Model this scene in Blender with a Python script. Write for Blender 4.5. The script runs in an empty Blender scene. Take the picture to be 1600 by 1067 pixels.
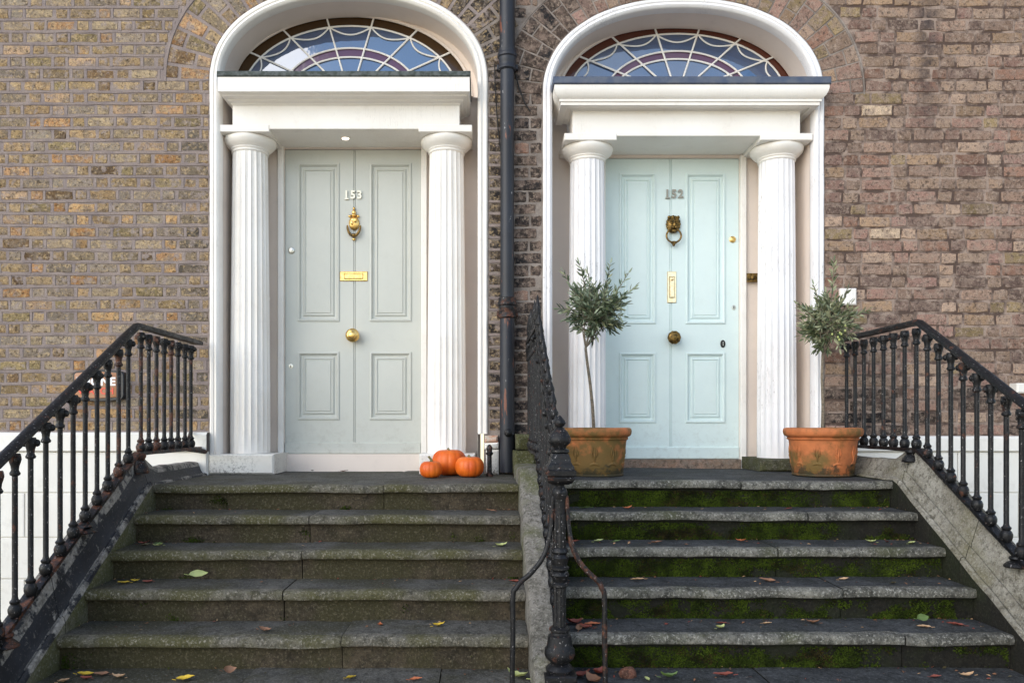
import bpy, math, random
from mathutils import Vector, Matrix, noise as mnoise
R = random.Random(7)
PI = math.pi
sc = bpy.context.scene
col = sc.collection

# ---------------------------------------------------------------- camera
cam = bpy.data.cameras.new('camera')
camo = bpy.data.objects.new('camera', cam)
col.objects.link(camo)
camo.location = (0, -5.8, 0.385)
camo.rotation_euler = (PI / 2, 0, 0)
cam.sensor_width = 36
cam.lens = 27.29
cam.shift_x = 45 / 1600
cam.shift_y = 126.5 / 1600
cam.clip_end = 2000
cam.clip_start = 0.05
sc.camera = camo
# ---------------------------------------------------------------- world, sun, exposure
SUN_EL, SUN_AZ = 24, 224          # azimuth clockwise from +Y: behind the camera, to its left, veiled
wd = bpy.data.worlds.new('World')
sc.world = wd
wd.use_nodes = True
nt = wd.node_tree
bg = nt.nodes['Background']
sky = nt.nodes.new('ShaderNodeTexSky')
sky.sky_type = 'NISHITA'
sky.sun_disc = False
sky.sun_elevation = math.radians(SUN_EL)
sky.sun_rotation = math.radians(SUN_AZ)
sky.dust_density = 0.4
sky.ozone_density = 1.5
# broken thin cloud over the blue, the same all round
tc = nt.nodes.new('ShaderNodeTexCoord')
cn = nt.nodes.new('ShaderNodeTexNoise')
cn.inputs['Scale'].default_value = 3.2
cn.inputs['Detail'].default_value = 6
cr = nt.nodes.new('ShaderNodeMapRange')
cr.inputs[1].default_value, cr.inputs[2].default_value, cr.inputs[4].default_value = 0.44, 0.72, 0.6
cm = nt.nodes.new('ShaderNodeMix')
cm.data_type = 'RGBA'
nt.links.new(tc.outputs['Generated'], cn.inputs['Vector'])
nt.links.new(cn.outputs[0], cr.inputs[0])
nt.links.new(cr.outputs[0], cm.inputs[0])
nt.links.new(sky.outputs[0], cm.inputs[6])
cm.inputs[7].default_value = (7.2, 7.0, 6.7, 1)
nt.links.new(cm.outputs[2], bg.inputs[0])
bg.inputs[1].default_value = 0.145
sl = bpy.data.lights.new('sun', 'SUN')
sl.energy = 1.05
sl.angle = math.radians(56)
sl.color = (1.0, 0.93, 0.83)
so = bpy.data.objects.new('sun', sl)
col.objects.link(so)
el, az = math.radians(SUN_EL), math.radians(SUN_AZ)
sdir = Vector((math.sin(az) * math.cos(el), math.cos(az) * math.cos(el), math.sin(el)))
so.rotation_euler = sdir.to_track_quat('Z', 'Y').to_euler()
so.location = (0, -6, 12)
sc.view_settings.view_transform = 'Standard'
sc.view_settings.look = 'None'
sc.view_settings.exposure = 0.98
sc.view_settings.gamma = 1.0
sc.view_settings.use_curve_mapping = False


# ---------------------------------------------------------------- helpers: materials
def lin(r, g, b, k=1.0):
    f = lambda c: (c / 255 / 12.92 if c / 255 <= 0.04045 else ((c / 255 + 0.055) / 1.055) ** 2.4) * k
    return (f(r), f(g), f(b), 1)


class NT:
    def __init__(s, name):
        s.m = bpy.data.materials.new(name)
        s.m.use_nodes = True
        s.t = s.m.node_tree
        s.b = s.t.nodes['Principled BSDF']
        s.geo = s.t.nodes.new('ShaderNodeNewGeometry')
        s.pos = s.geo.outputs['Position']

    def n(s, typ, **kw):
        nd = s.t.nodes.new(typ)
        for k, v in kw.items():
            setattr(nd, k, v)
        return nd

    def put(s, sock, v):
        if isinstance(v, bpy.types.NodeSocket):
            s.t.links.new(v, sock)
        else:
            sock.default_value = v

    def map(s, scale=(1, 1, 1), vec=None, loc=(0, 0, 0)):
        nd = s.n('ShaderNodeMapping')
        s.put(nd.inputs[0], vec or s.pos)
        nd.inputs['Scale'].default_value = scale
        nd.inputs['Location'].default_value = loc
        return nd.outputs[0]

    def noise(s, scale, detail=3, rough=0.55, vec=None, dist=0.0):
        nd = s.n('ShaderNodeTexNoise')
        s.put(nd.inputs['Vector'], vec or s.pos)
        nd.inputs['Scale'].default_value = scale
        nd.inputs['Detail'].default_value = detail
        nd.inputs['Roughness'].default_value = rough
        nd.inputs['Distortion'].default_value = dist
        return nd.outputs[0]

    def voro(s, scale, vec=None, feature='F1'):
        nd = s.n('ShaderNodeTexVoronoi', feature=feature)
        s.put(nd.inputs['Vector'], vec or s.pos)
        nd.inputs['Scale'].default_value = scale
        return nd.outputs[0]

    def rng(s, v, a, b, c=0.0, d=1.0):
        nd = s.n('ShaderNodeMapRange')
        s.put(nd.inputs[0], v)
        for i, x in enumerate((a, b, c, d)):
            nd.inputs[i + 1].default_value = x
        return nd.outputs[0]

    def math(s, op, a, b=0.0):
        nd = s.n('ShaderNodeMath', operation=op)
        s.put(nd.inputs[0], a)
        s.put(nd.inputs[1], b)
        return nd.outputs[0]

    def mix(s, f, a, b, mode='MIX'):
        nd = s.n('ShaderNodeMix', data_type='RGBA', blend_type=mode)
        s.put(nd.inputs[0], f)
        s.put(nd.inputs[6], a)
        s.put(nd.inputs[7], b)
        return nd.outputs[2]

    def sep(s, i, vec=None):
        nd = s.n('ShaderNodeSeparateXYZ')
        s.put(nd.inputs[0], vec or s.pos)
        return nd.outputs[i]

    def col(s, v):
        s.put(s.b.inputs['Base Color'], v)

    def rough(s, v):
        s.put(s.b.inputs['Roughness'], v)

    def spec(s, v):
        s.b.inputs['Specular IOR Level'].default_value = v

    def bump(s, h, strength=0.3, dist=0.01, prev=None):
        nd = s.n('ShaderNodeBump')
        s.put(nd.inputs['Height'], h)
        nd.inputs['Strength'].default_value = strength
        nd.inputs['Distance'].default_value = dist
        if prev:
            s.t.links.new(prev, nd.inputs['Normal'])
        s.t.links.new(nd.outputs[0], s.b.inputs['Normal'])
        return nd.outputs[0]


MT = {}


def stain(m):
    """sooty run down the right hand wall below a leaking joint"""
    x, z = m.sep(0), m.sep(2)
    xd = m.math('ABSOLUTE', m.math('SUBTRACT', m.math('ADD', x, m.math('MULTIPLY', m.noise(5, 3), 0.12)), 3.38))
    f = m.math('MULTIPLY', m.rng(xd, 0.02, 0.12, 0.85, 0), m.rng(z, 2.3, 3.1))
    return m.math('MULTIPLY', f, m.rng(m.noise(9, 4), 0.3, 0.6, 0.3, 1))


def brick_mat(name, blotch, dark, pale, amt, mort, smear):
    m = NT(name)
    oi = m.n('ShaderNodeObjectInfo')
    base = oi.outputs['Color']
    n1 = m.noise(13, 4, 0.65)
    n2 = m.noise(42, 5, 0.7)
    n3 = m.noise(38, 5, 0.7, m.map(loc=(7.3, 2.1, 4.4)))
    n4 = m.noise(120, 3, 0.7)
    c = m.mix(m.rng(n1, 0.46, 0.6, 0, amt), base, blotch)
    c = m.mix(m.rng(n3, 0.52, 0.62, 0, 0.6), c, pale)
    c = m.mix(m.rng(n2, 0.53, 0.64, 0, 0.8), c, dark)
    c = m.mix(m.rng(m.noise(17, 5, 0.7, m.map(loc=(1.3, 9.1, 6.4))), 0.54, 0.64, 0, smear), c, mort)
    c = m.mix(stain(m) if 'grey' in name else 0.0, c, lin(62, 56, 58))
    c = m.mix(m.rng(n4, 0.3, 0.7), m.mix(1.0, c, (0.62, 0.62, 0.62, 1), 'MULTIPLY'), m.mix(1.0, c, (1.3, 1.28, 1.25, 1), 'MULTIPLY'))
    m.col(c)
    m.rough(0.92)
    m.spec(0.2)
    b = m.bump(n4, 0.6, 0.005)
    m.bump(n2, 0.4, 0.006, b)
    return m.m


MT['brick_l'] = brick_mat('weathered yellow stock brick', lin(126, 113, 99), lin(60, 48, 36), lin(192, 168, 130), 0.8, lin(148, 136, 131), 0.85)
MT['brick_r'] = brick_mat('weathered grey brown brick', lin(142, 124, 113), lin(66, 55, 51), lin(164, 147, 133), 0.65, lin(126, 108, 98), 0.4)


def mortar_mat(name, a, b, lo, hi):
    m = NT(name)
    n = m.noise(7, 5, 0.6)
    n2 = m.noise(120, 3, 0.6)
    c = m.mix(m.rng(n, lo, hi), a, b)
    c = m.mix(m.rng(n2, 0.35, 0.75, 0, 0.5), c, lin(92, 82, 78))
    m.col(c)
    m.rough(0.95)
    m.spec(0.15)
    m.bump(n2, 0.5, 0.005)
    return m.m


MT['mortar_l'] = mortar_mat('mauve grey ribbon mortar', lin(156, 143, 137), lin(138, 127, 125), 0.4, 0.6)
MT['mortar_r'] = mortar_mat('brown lime mortar', lin(84, 69, 62), lin(160, 142, 130), 0.44, 0.58)
MT['mortar_mid'] = mortar_mat('pale lime mortar', lin(122, 113, 106), lin(156, 146, 138), 0.4, 0.6)


def paint_mat(name, c0, c1, crack=0.0, specks=0.0, rough=0.5, dirt=0.12, brush=False):
    m = NT(name)
    n = m.noise(2.3, 4)
    c = m.mix(m.rng(n, 0.35, 0.7), c0, c1)
    nd = m.noise(9, 6, 0.7)
    c = m.mix(m.rng(nd, 0.55, 0.8, 0, dirt), c, lin(120, 110, 95))
    hb = m.noise(60, 3)
    bb = m.bump(hb, 0.08, 0.004)
    if brush:
        m.bump(m.noise(1.0, 4, 0.6, m.map((90, 90, 3.0))), 0.12, 0.003, bb)
        c = m.mix(m.math('MULTIPLY', m.rng(m.noise(16, 6, 0.75), 0.5, 0.7), m.rng(m.sep(2), 0.1, 0.5, 0.28, 0.03)), c, lin(110, 100, 84))
    if crack:
        nc = m.noise(1.0, 3, 0.6, m.map((45, 45, 3.2)))
        f = m.math('MULTIPLY', m.rng(m.math('ABSOLUTE', m.math('SUBTRACT', nc, 0.5)), 0.0, 0.012, 1, 0), m.rng(m.noise(1.7, 2), 0.5, 0.6))
        c = m.mix(m.math('MULTIPLY', f, crack), c, lin(128, 122, 118))
        m.bump(m.noise(1.0, 4, 0.6, m.map((70, 70, 6))), 0.35, 0.004, bb)
    if specks:
        ns = m.noise(55, 6, 0.8)
        f = m.math('MULTIPLY', m.rng(ns, 0.5, 0.62), m.math('MULTIPLY', m.rng(m.noise(5, 3), 0.38, 0.6), m.rng(m.sep(2), 0.0, 0.13, 1.0, 0.25)))
        c = m.mix(m.math('MULTIPLY', f, specks), c, lin(70, 66, 58))
    m.col(c)
    m.rough(rough)
    m.spec(0.35)
    return m.m


MT['white'] = paint_mat('white gloss paint', lin(238, 235, 230), lin(231, 226, 219), crack=0.25, dirt=0.16)
MT['white_crack'] = paint_mat('cracked white paint', lin(236, 235, 236), lin(226, 224, 225), crack=0.8)
MT['white_speck'] = paint_mat('mildewed white paint', lin(228, 226, 220), lin(214, 210, 202), specks=1.0)
MT['cream'] = paint_mat('cream white paint with bounce tint', lin(231, 218, 207), lin(223, 210, 200))  # warm bounced light is mixed into this off-white colour
MT['plinth'] = paint_mat('white painted render', lin(232, 230, 224), lin(222, 219, 212), specks=0.0, dirt=0.25)
MT['door_grey'] = paint_mat('sage grey door paint', lin(193, 195, 188), lin(187, 190, 184), rough=0.34, dirt=0.08, brush=True)
MT['door_aqua'] = paint_mat('pale aqua door paint', lin(212, 227, 225), lin(205, 221, 221), rough=0.34, dirt=0.08, brush=True)


def simple(name, c, rough=0.5, metal=0.0, var=0.0, c2=None, sc_=20, bump=0.0, spec=0.5):
    m = NT(name)
    if c2:
        m.col(m.mix(m.rng(m.noise(sc_, 4), 0.4, 0.62), c, c2))
    else:
        m.col(c)
    m.rough(rough)
    m.b.inputs['Metallic'].default_value = metal
    m.spec(spec)
    if bump:
        m.bump(m.noise(sc_ * 3, 3), bump, 0.004)
    return m.m


MT['brass'] = simple('polished brass', lin(240, 206, 134), 0.28, 1.0, c2=lin(222, 180, 104), sc_=50)
MT['shine_brass'] = simple('brass with painted shine', lin(250, 232, 196), 0.3, 1.0, c2=lin(240, 214, 168), sc_=50)  # letter plate's reflected shine put into a paler brass colour
MT['old_brass'] = simple('tarnished brass', lin(140, 112, 62), 0.42, 0.9, c2=lin(72, 60, 40), sc_=60, bump=0.4)
MT['silver'] = simple('nickel lock metal', lin(200, 198, 190), 0.3, 1.0)
MT['numeral'] = simple('off white numeral metal', lin(226, 222, 206), 0.35, 0.2)
MT['numeral_grey'] = simple('dull grey numeral metal', lin(150, 146, 134), 0.4, 0.3)
MT['dark'] = simple('dark keyhole', lin(18, 18, 18), 0.6)
MT['lead'] = simple('lead flashing', lin(74, 84, 104), 0.55, 0.3, c2=lin(92, 98, 110), sc_=14, bump=0.2)
MT['lead_moss'] = simple('granulated lead flashing', lin(58, 66, 62), 0.8, 0.1, c2=lin(92, 98, 98), sc_=40, bump=0.6)
MT['soil'] = simple('potting soil', lin(48, 38, 30), 0.95, c2=lin(30, 24, 18), sc_=60, bump=0.8)
MT['pave'] = simple('pavement stone', lin(208, 190, 162), 0.85, c2=lin(192, 175, 150), sc_=3, bump=0.2)
MT['glow'] = simple('downlight lens', (1, 0.9, 0.75, 1), 0.4)
_g = MT['glow'].node_tree.nodes['Principled BSDF']
_g.inputs['Emission Color'].default_value = (1, 0.86, 0.68, 1)
_g.inputs['Emission Strength'].default_value = 2.2
MT['black_plastic'] = simple('black plastic', lin(22, 26, 34), 0.35)
MT['alarm_face'] = simple('tan alarm cover', lin(176, 122, 84), 0.4, c2=lin(160, 112, 78), sc_=6)
MT['alarm_white'] = simple('white lettering', lin(240, 240, 240), 0.5)
MT['alarm_red'] = simple('red lettering', lin(232, 84, 66), 0.5)
MT['rubble'] = simple('broken brick', lin(176, 120, 92), 0.95, c2=lin(190, 180, 165), sc_=24, bump=0.7)


def glass(name, c, ior, rough=0.03):
    m = NT(name)
    m.col(c)
    m.rough(rough)
    m.b.inputs['IOR'].default_value = ior
    m.bump(m.noise(5.0, 3), 0.06, 0.02)
    return m.m


MT['glass'] = glass('old window glass', lin(40, 68, 108), 2.6)  # blue base colour stands in for part of the sky reflection
MT['glass_brown'] = glass('brown stained glass', lin(62, 42, 18), 1.5, 0.08)
MT['glass_red'] = glass('red brown stained glass', lin(84, 44, 32), 1.5, 0.08)
MT['glass_purple'] = glass('purple stained glass', lin(92, 58, 82), 1.6, 0.06)


def iron_mat(name, rustf):
    m = NT(name)
    n = m.noise(14, 5, 0.7)
    n2 = m.noise(60, 4, 0.65)
    c = m.mix(m.rng(n2, 0.35, 0.7), lin(9, 9, 11), lin(20, 21, 25))
    c = m.mix(m.rng(n, 0.60 - rustf * 0.14, 0.68 - rustf * 0.12), c, m.mix(m.rng(n2, 0.4, 0.6), lin(96, 58, 40), lin(58, 40, 34)))
    c = m.mix(m.math('MULTIPLY', m.rng(m.noise(110, 2), 0.66, 0.72), 0.8), c, lin(150, 146, 146))
    m.col(c)
    m.rough(m.rng(n, 0.4, 0.7, 0.4, 0.75))
    m.spec(0.35)
    m.bump(m.noise(45, 5, 0.65), 0.6, 0.006)
    return m.m


MT['iron'] = iron_mat('black painted cast iron', 0.0)
MT['iron_rust'] = iron_mat('rusting black cast iron', 0.9)
m = NT('blue grey painted downpipe iron')
n = m.noise(1, 4, 0.6, m.map((22, 22, 5)))
c = m.mix(m.rng(m.noise(3, 3), 0.35, 0.65), lin(22, 24, 31), lin(33, 37, 47))
c = m.mix(m.rng(n, 0.64, 0.68), c, lin(112, 66, 48))
c = m.mix(m.rng(m.noise(1, 4, 0.6, m.map((40, 40, 12))), 0.68, 0.71), c, lin(150, 150, 150))
m.col(c)
m.rough(0.5)
m.bump(n, 0.2, 0.004)
MT['pipe'] = m.m


def stone_mat(name, a, b, dark, algae, af, speck=lin(170, 166, 156), sf=0.35, bumpd=0.007):
    m = NT(name)
    n = m.noise(5, 5, 0.6)
    n2 = m.noise(75, 4, 0.75)
    n3 = m.noise(2.2, 5, 0.65)
    c = m.mix(m.rng(n, 0.4, 0.6), a, b)
    c = m.mix(m.rng(m.noise(24, 6, 0.75), 0.48, 0.62, 0, 0.8), c, dark)
    c = m.mix(m.rng(n3, 0.52 - af * 0.25, 0.66 - af * 0.25, 0, 0.85), c, algae)
    c = m.mix(m.rng(n2, 0.53, 0.66, 0, sf), c, speck)
    c = m.mix(m.rng(m.noise(95, 3, 0.7, m.map(loc=(3.1, 8.2, 1.7))), 0.55, 0.66, 0, 0.7), c, dark)
    m.col(c)
    m.rough(0.88)
    m.spec(0.3)
    bb = m.bump(n2, 0.7, bumpd)
    m.bump(m.noise(22, 5, 0.65), 0.6, bumpd * 2.5, bb)
    return m.m


MT['tread_l'] = stone_mat('worn granite tread', lin(96, 94, 89), lin(78, 77, 73), lin(48, 46, 41), lin(60, 58, 42), 0.25, lin(140, 138, 132), 0.5)
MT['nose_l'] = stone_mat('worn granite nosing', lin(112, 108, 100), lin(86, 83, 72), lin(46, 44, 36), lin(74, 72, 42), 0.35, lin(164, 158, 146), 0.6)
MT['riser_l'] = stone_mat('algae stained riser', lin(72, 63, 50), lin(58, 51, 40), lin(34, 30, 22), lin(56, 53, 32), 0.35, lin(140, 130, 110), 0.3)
MT['tread_r'] = stone_mat('damp granite tread', lin(72, 74, 76), lin(52, 54, 56), lin(30, 31, 31), lin(40, 43, 36), 0.1, lin(126, 128, 128), 0.45)
MT['nose_r'] = stone_mat('rain washed nosing with painted light', lin(122, 120, 112), lin(84, 83, 78), lin(40, 40, 36), lin(76, 78, 58), 0.0, lin(176, 174, 166), 0.7)  # lip paler from wear and from upward light painted into the colour
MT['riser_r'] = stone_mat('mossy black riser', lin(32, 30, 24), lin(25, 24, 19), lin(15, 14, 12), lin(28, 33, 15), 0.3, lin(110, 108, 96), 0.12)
MT['cheek_r'] = stone_mat('lichened granite coping', lin(150, 147, 138), lin(122, 118, 108), lin(72, 68, 58), lin(112, 108, 86), 0.0, sf=0.6)
MT['cheek_c'] = stone_mat('pale mossy granite coping', lin(128, 124, 118), lin(104, 101, 94), lin(62, 59, 52), lin(86, 88, 56), 0.3, sf=0.6)
MT['thresh'] = stone_mat('flaking painted sill', lin(160, 128, 108), lin(134, 120, 108), lin(70, 62, 56), lin(110, 96, 80), 0.1)
MT['rock'] = stone_mat('reddish stone', lin(128, 84, 68), lin(104, 72, 60), lin(60, 44, 38), lin(90, 70, 52), 0.1, lin(170, 140, 120))
MT['moss'] = simple('moss', lin(64, 78, 23), 0.95, c2=lin(35, 44, 14), sc_=11, spec=0.1)
MT['moss_dark'] = simple('deep green moss', lin(52, 66, 18), 0.95, c2=lin(28, 36, 12), sc_=14, spec=0.1)
MT['moss_brown'] = simple('brown moss', lin(58, 52, 26), 0.95, c2=lin(30, 28, 15), sc_=14, spec=0.1)
MT['moss_stone'] = stone_mat('moss covered stone', lin(92, 90, 80), lin(70, 68, 58), lin(40, 38, 32), lin(74, 76, 44), 0.6)

for kn, th in (('cheek_l', 0.60), ('cheek_l_worn', 0.47)):
    m = NT('flaking black paint over stone ' + kn)
    n = m.noise(6, 8, 0.7)
    n2 = m.noise(60, 4, 0.65)
    stone_c = m.mix(m.rng(n2, 0.35, 0.7), lin(158, 153, 146), lin(104, 100, 94))
    stone_c = m.mix(m.rng(m.noise(20, 5, 0.7), 0.5, 0.65, 0, 0.7), stone_c, lin(66, 62, 56))
    blk = m.mix(m.rng(m.noise(5, 4), 0.4, 0.65), lin(24, 25, 30), lin(40, 42, 49))
    blk = m.mix(m.rng(m.noise(70, 3, 0.7), 0.6, 0.7, 0, 0.6), blk, lin(120, 116, 112))
    m.col(m.mix(m.rng(n, th, th + 0.05), blk, stone_c))
    m.rough(0.6)
    m.bump(m.rng(n, th, th + 0.04), 0.5, 0.006, m.bump(n2, 0.35, 0.005))
    MT[kn] = m.m
MT['cheek_l_in'] = stone_mat('algae covered cheek stone', lin(112, 108, 98), lin(88, 84, 70), lin(52, 49, 38), lin(80, 80, 48), 0.4)

for tn, ga in (('terracotta', 0.025), ('terracotta_green', 0.17)):
    m = NT('weathered ' + tn.replace('_', ' '))
    n = m.noise(4.5, 5, 0.65)
    c = m.mix(m.rng(m.noise(18, 4), 0.35, 0.7), lin(190, 112, 64), lin(160, 94, 52))
    zz = m.sep(2)
    g = m.math('ADD', m.math('ADD', n, ga), m.rng(zz, 0.03, 0.2, 0.10, -0.02))
    c = m.mix(m.rng(g, 0.5, 0.66, 0, 0.8), c, lin(84, 80, 34))
    c = m.mix(m.rng(m.math('ADD', m.noise(14, 5, 0.7), m.rng(zz, 0.02, 0.13, 0.3, -0.08)), 0.56, 0.7, 0, 0.85), c, lin(50, 50, 34))
    m.col(c)
    m.rough(0.75)
    m.bump(m.noise(70, 4), 0.3, 0.005)
    MT[tn] = m.m

m = NT('pumpkin skin')
c = m.mix(m.rng(m.noise(9, 3), 0.35, 0.65), lin(228, 112, 24), lin(206, 84, 14))
c = m.mix(m.rng(m.noise(34, 5, 0.7), 0.6, 0.7, 0, 0.5), c, lin(190, 120, 50))
m.col(c)
m.rough(0.48)
m.bump(m.noise(40, 3), 0.2, 0.005)
MT['pumpkin'] = m.m
MT['stem'] = simple('dry stem', lin(150, 138, 96), 0.8, c2=lin(96, 92, 56), sc_=50, bump=0.4)
MT['bark'] = simple('olive bark', lin(128, 116, 100), 0.9, c2=lin(92, 84, 72), sc_=60, bump=0.6)


def leaf_mat(name, top, under, var=0.5, rough=0.5):
    m = NT(name)
    oi = m.n('ShaderNodeObjectInfo')
    n = m.noise(28, 3)
    t = m.mix(m.rng(n, 0.35, 0.65, 0, var), top, tuple(x * 0.6 for x in top[:3]) + (1,))
    c = m.mix(m.geo.outputs['Backfacing'], t, under)
    m.col(c)
    m.rough(rough)
    return m.m


MT['olive'] = leaf_mat('olive leaf', lin(68, 86, 60), lin(134, 146, 122), 0.8)
MT['olive2'] = leaf_mat('yellowing olive leaf', lin(86, 98, 66), lin(148, 152, 120), 0.8)
for nm, cc in dict(yellow=(214, 176, 40), pale=(178, 186, 116), green=(96, 120, 60), red=(128, 58, 44), orange=(182, 96, 54), brown=(134, 92, 64), tan=(190, 152, 112), dark=(70, 62, 34)).items():
    MT['leaf_' + nm] = leaf_mat(nm + ' dead leaf', lin(*cc), lin(*[int(x * 0.9 + 20) for x in cc]), 0.55, 0.6)


# ---------------------------------------------------------------- helpers: geometry
class MB:
    def __init__(s):
        s.v, s.f, s.mi = [], [], []

    def add(s, vs, fs, mi=0):
        o = len(s.v)
        s.v += [tuple(p) for p in vs]
        for i, f in enumerate(fs):
            s.f.append(tuple(o + k for k in f))
            s.mi.append(mi[i] if isinstance(mi, (list, tuple)) else mi)
        return s

    def box(s, x0, x1, y0, y1, z0, z1, mi=0):
        v = [(x0, y0, z0), (x1, y0, z0), (x1, y1, z0), (x0, y1, z0), (x0, y0, z1), (x1, y0, z1), (x1, y1, z1), (x0, y1, z1)]
        return s.add(v, [(0, 3, 2, 1), (4, 5, 6, 7), (0, 1, 5, 4), (1, 2, 6, 5), (2, 3, 7, 6), (3, 0, 4, 7)], mi)

    def bbox(s, x0, x1, y0, y1, z0, z1, b=0.004, mi=0):
        """box with its front (-y) edges chamfered"""
        v = [(x0, y1, z0), (x1, y1, z0), (x1, y1, z1), (x0, y1, z1),
             (x0, y0 + b, z0), (x1, y0 + b, z0), (x1, y0 + b, z1), (x0, y0 + b, z1),
             (x0 + b, y0, z0 + b), (x1 - b, y0, z0 + b), (x1 - b, y0, z1 - b), (x0 + b, y0, z1 - b)]
        f = [(0, 3, 2, 1), (8, 9, 10, 11)]
        for a in range(4):
            c = (a + 1) % 4
            f += [(a, c, 4 + c, 4 + a), (4 + a, 4 + c, 8 + c, 8 + a)]
        return s.add(v, f, mi)

    def lathe(s, prof, cx=0, cy=0, cz=0, seg=24, mi=0, rfun=None, cap=True):
        """prof: (r, z) from bottom to top"""
        vs, fs = [], []
        for r, z in prof:
            for k in range(seg):
                a = 2 * PI * k / seg
                rr = rfun(r, z, a) if rfun else r
                vs.append((cx + rr * math.cos(a), cy + rr * math.sin(a), cz + z))
        n = len(prof)
        for i in range(n - 1):
            for k in range(seg):
                k2 = (k + 1) % seg
                fs.append((i * seg + k, i * seg + k2, (i + 1) * seg + k2, (i + 1) * seg + k))
        if cap:
            fs.append(tuple(reversed(range(seg))))
            fs.append(tuple((n - 1) * seg + k for k in range(seg)))
        return s.add(vs, fs, mi)

    def lathey(s, prof, cx, y, cz, seg=20, mi=0, sx=1.0, sz=1.0):
        """round thing standing out of a door face: prof (r, out)"""
        vs, fs = [], []
        for r, o in prof:
            for k in range(seg):
                a = 2 * PI * k / seg
                vs.append((cx + sx * r * math.cos(a), y - o, cz + sz * r * math.sin(a)))
        n = len(prof)
        for i in range(n - 1):
            for k in range(seg):
                k2 = (k + 1) % seg
                fs.append((i * seg + k, i * seg + k2, (i + 1) * seg + k2, (i + 1) * seg + k))
        fs.append(tuple((n - 1) * seg + k for k in range(seg)))
        return s.add(vs, fs, mi)

    def tube(s, pts, r, seg=8, mi=0, closed=False, cap=True, flat=1.0):
        pts = [Vector(p) for p in pts]
        n = len(pts)
        rs = r if isinstance(r, (list, tuple)) else [r] * n
        vs, fs = [], []
        prev = None
        for i, p in enumerate(pts):
            a = pts[(i - 1) % n] if (closed or i > 0) else p
            b = pts[(i + 1) % n] if (closed or i < n - 1) else p
            t = (b - a).normalized()
            if prev is None:
                u = t.cross(Vector((0, 0, 1)))
                if u.length < 1e-3:
                    u = t.cross(Vector((0, 1, 0)))
                u.normalize()
            else:
                u = (prev - t * prev.dot(t)).normalized()
            prev = u
            w = t.cross(u)
            for k in range(seg):
                an = 2 * PI * k / seg
                vs.append(p + (u * math.cos(an) + w * math.sin(an) * flat) * rs[i])
        m = n if closed else n - 1
        for i in range(m):
            j = (i + 1) % n
            for k in range(seg):
                k2 = (k + 1) % seg
                fs.append((i * seg + k, i * seg + k2, j * seg + k2, j * seg + k))
        if cap and not closed:
            fs.append(tuple(reversed(range(seg))))
            fs.append(tuple((n - 1) * seg + k for k in range(seg)))
        return s.add(vs, fs, mi)

    def loft(s, rings, mi=0, close=True, cap0=False, cap1=False):
        """rings: lists of equal numbers of points"""
        n = len(rings[0])
        vs = [p for r in rings for p in r]
        fs, ms = [], []
        for i in range(len(rings) - 1):
            for k in range(n if close else n - 1):
                k2 = (k + 1) % n
                fs.append((i * n + k, i * n + k2, (i + 1) * n + k2, (i + 1) * n + k))
                ms.append(mi[k] if isinstance(mi, (list, tuple)) else mi)
        if cap0:
            fs.append(tuple(reversed(range(n))))
            ms.append(ms[0])
        if cap1:
            fs.append(tuple((len(rings) - 1) * n + k for k in range(n)))
            ms.append(ms[0])
        return s.add(vs, fs, ms)

    def ball(s, c, rx, ry, rz, seg=10, rings=6, mi=0):
        prof = [(math.sin(PI * i / rings), -math.cos(PI * i / rings)) for i in range(rings + 1)]
        prof[0] = (0.02, -1)
        prof[-1] = (0.02, 1)
        vs, fs = [], []
        for r, z in prof:
            for k in range(seg):
                a = 2 * PI * k / seg
                vs.append((c[0] + rx * r * math.cos(a), c[1] + ry * r * math.sin(a), c[2] + rz * z))
        for i in range(rings):
            for k in range(seg):
                k2 = (k + 1) % seg
                fs.append((i * seg + k, i * seg + k2, (i + 1) * seg + k2, (i + 1) * seg + k))
        fs.append(tuple(reversed(range(seg))))
        fs.append(tuple(rings * seg + k for k in range(seg)))
        return s.add(vs, fs, mi)

    def jitter(s, amt, freq=6.0, seed=0.0):
        o = Vector((seed * 3.1, seed * 1.7, seed))
        s.v = [tuple(Vector(p) + mnoise.noise_vector(Vector(p) * freq + o) * amt) for p in s.v]
        return s

    def mesh(s, name, mats, smooth=True, angle=38):
        me = bpy.data.meshes.new(name)
        me.from_pydata(s.v, [], s.f)
        for mt in (mats if isinstance(mats, (list, tuple)) else [mats]):
            me.materials.append(MT[mt])
        me.polygons.foreach_set('material_index', s.mi)
        if smooth:
            me.polygons.foreach_set('use_smooth', [True] * len(me.polygons))
            me.update()
            me.set_sharp_from_angle(angle=math.radians(angle))
        me.update()
        return me

    def build(s, name, mats, parent=None, smooth=True, angle=38, label=None, kind=None):
        return link(name, s.mesh(name, mats, smooth, angle), parent, label, kind)


def link(name, data, parent=None, label=None, kind=None):
    o = bpy.data.objects.new(name, data)
    col.objects.link(o)
    if parent:
        o.parent = parent
        o.matrix_parent_inverse = WM[parent.name].inverted()
    WM[o.name] = Matrix.Identity(4)
    if label:
        o['label'] = label
    if kind:
        o['kind'] = kind
    return o


WM = {}


def tag(o, label, cat, group=None):
    o['label'] = label
    o['category'] = cat
    if group:
        o['group'] = group
    return o


def thing(name, loc, label, cat, group=None):
    o = bpy.data.objects.new(name, None)
    col.objects.link(o)
    o.location = loc
    o.empty_display_size = 0.1
    WM[o.name] = Matrix.Translation(loc)
    return tag(o, label, cat, group)


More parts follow.
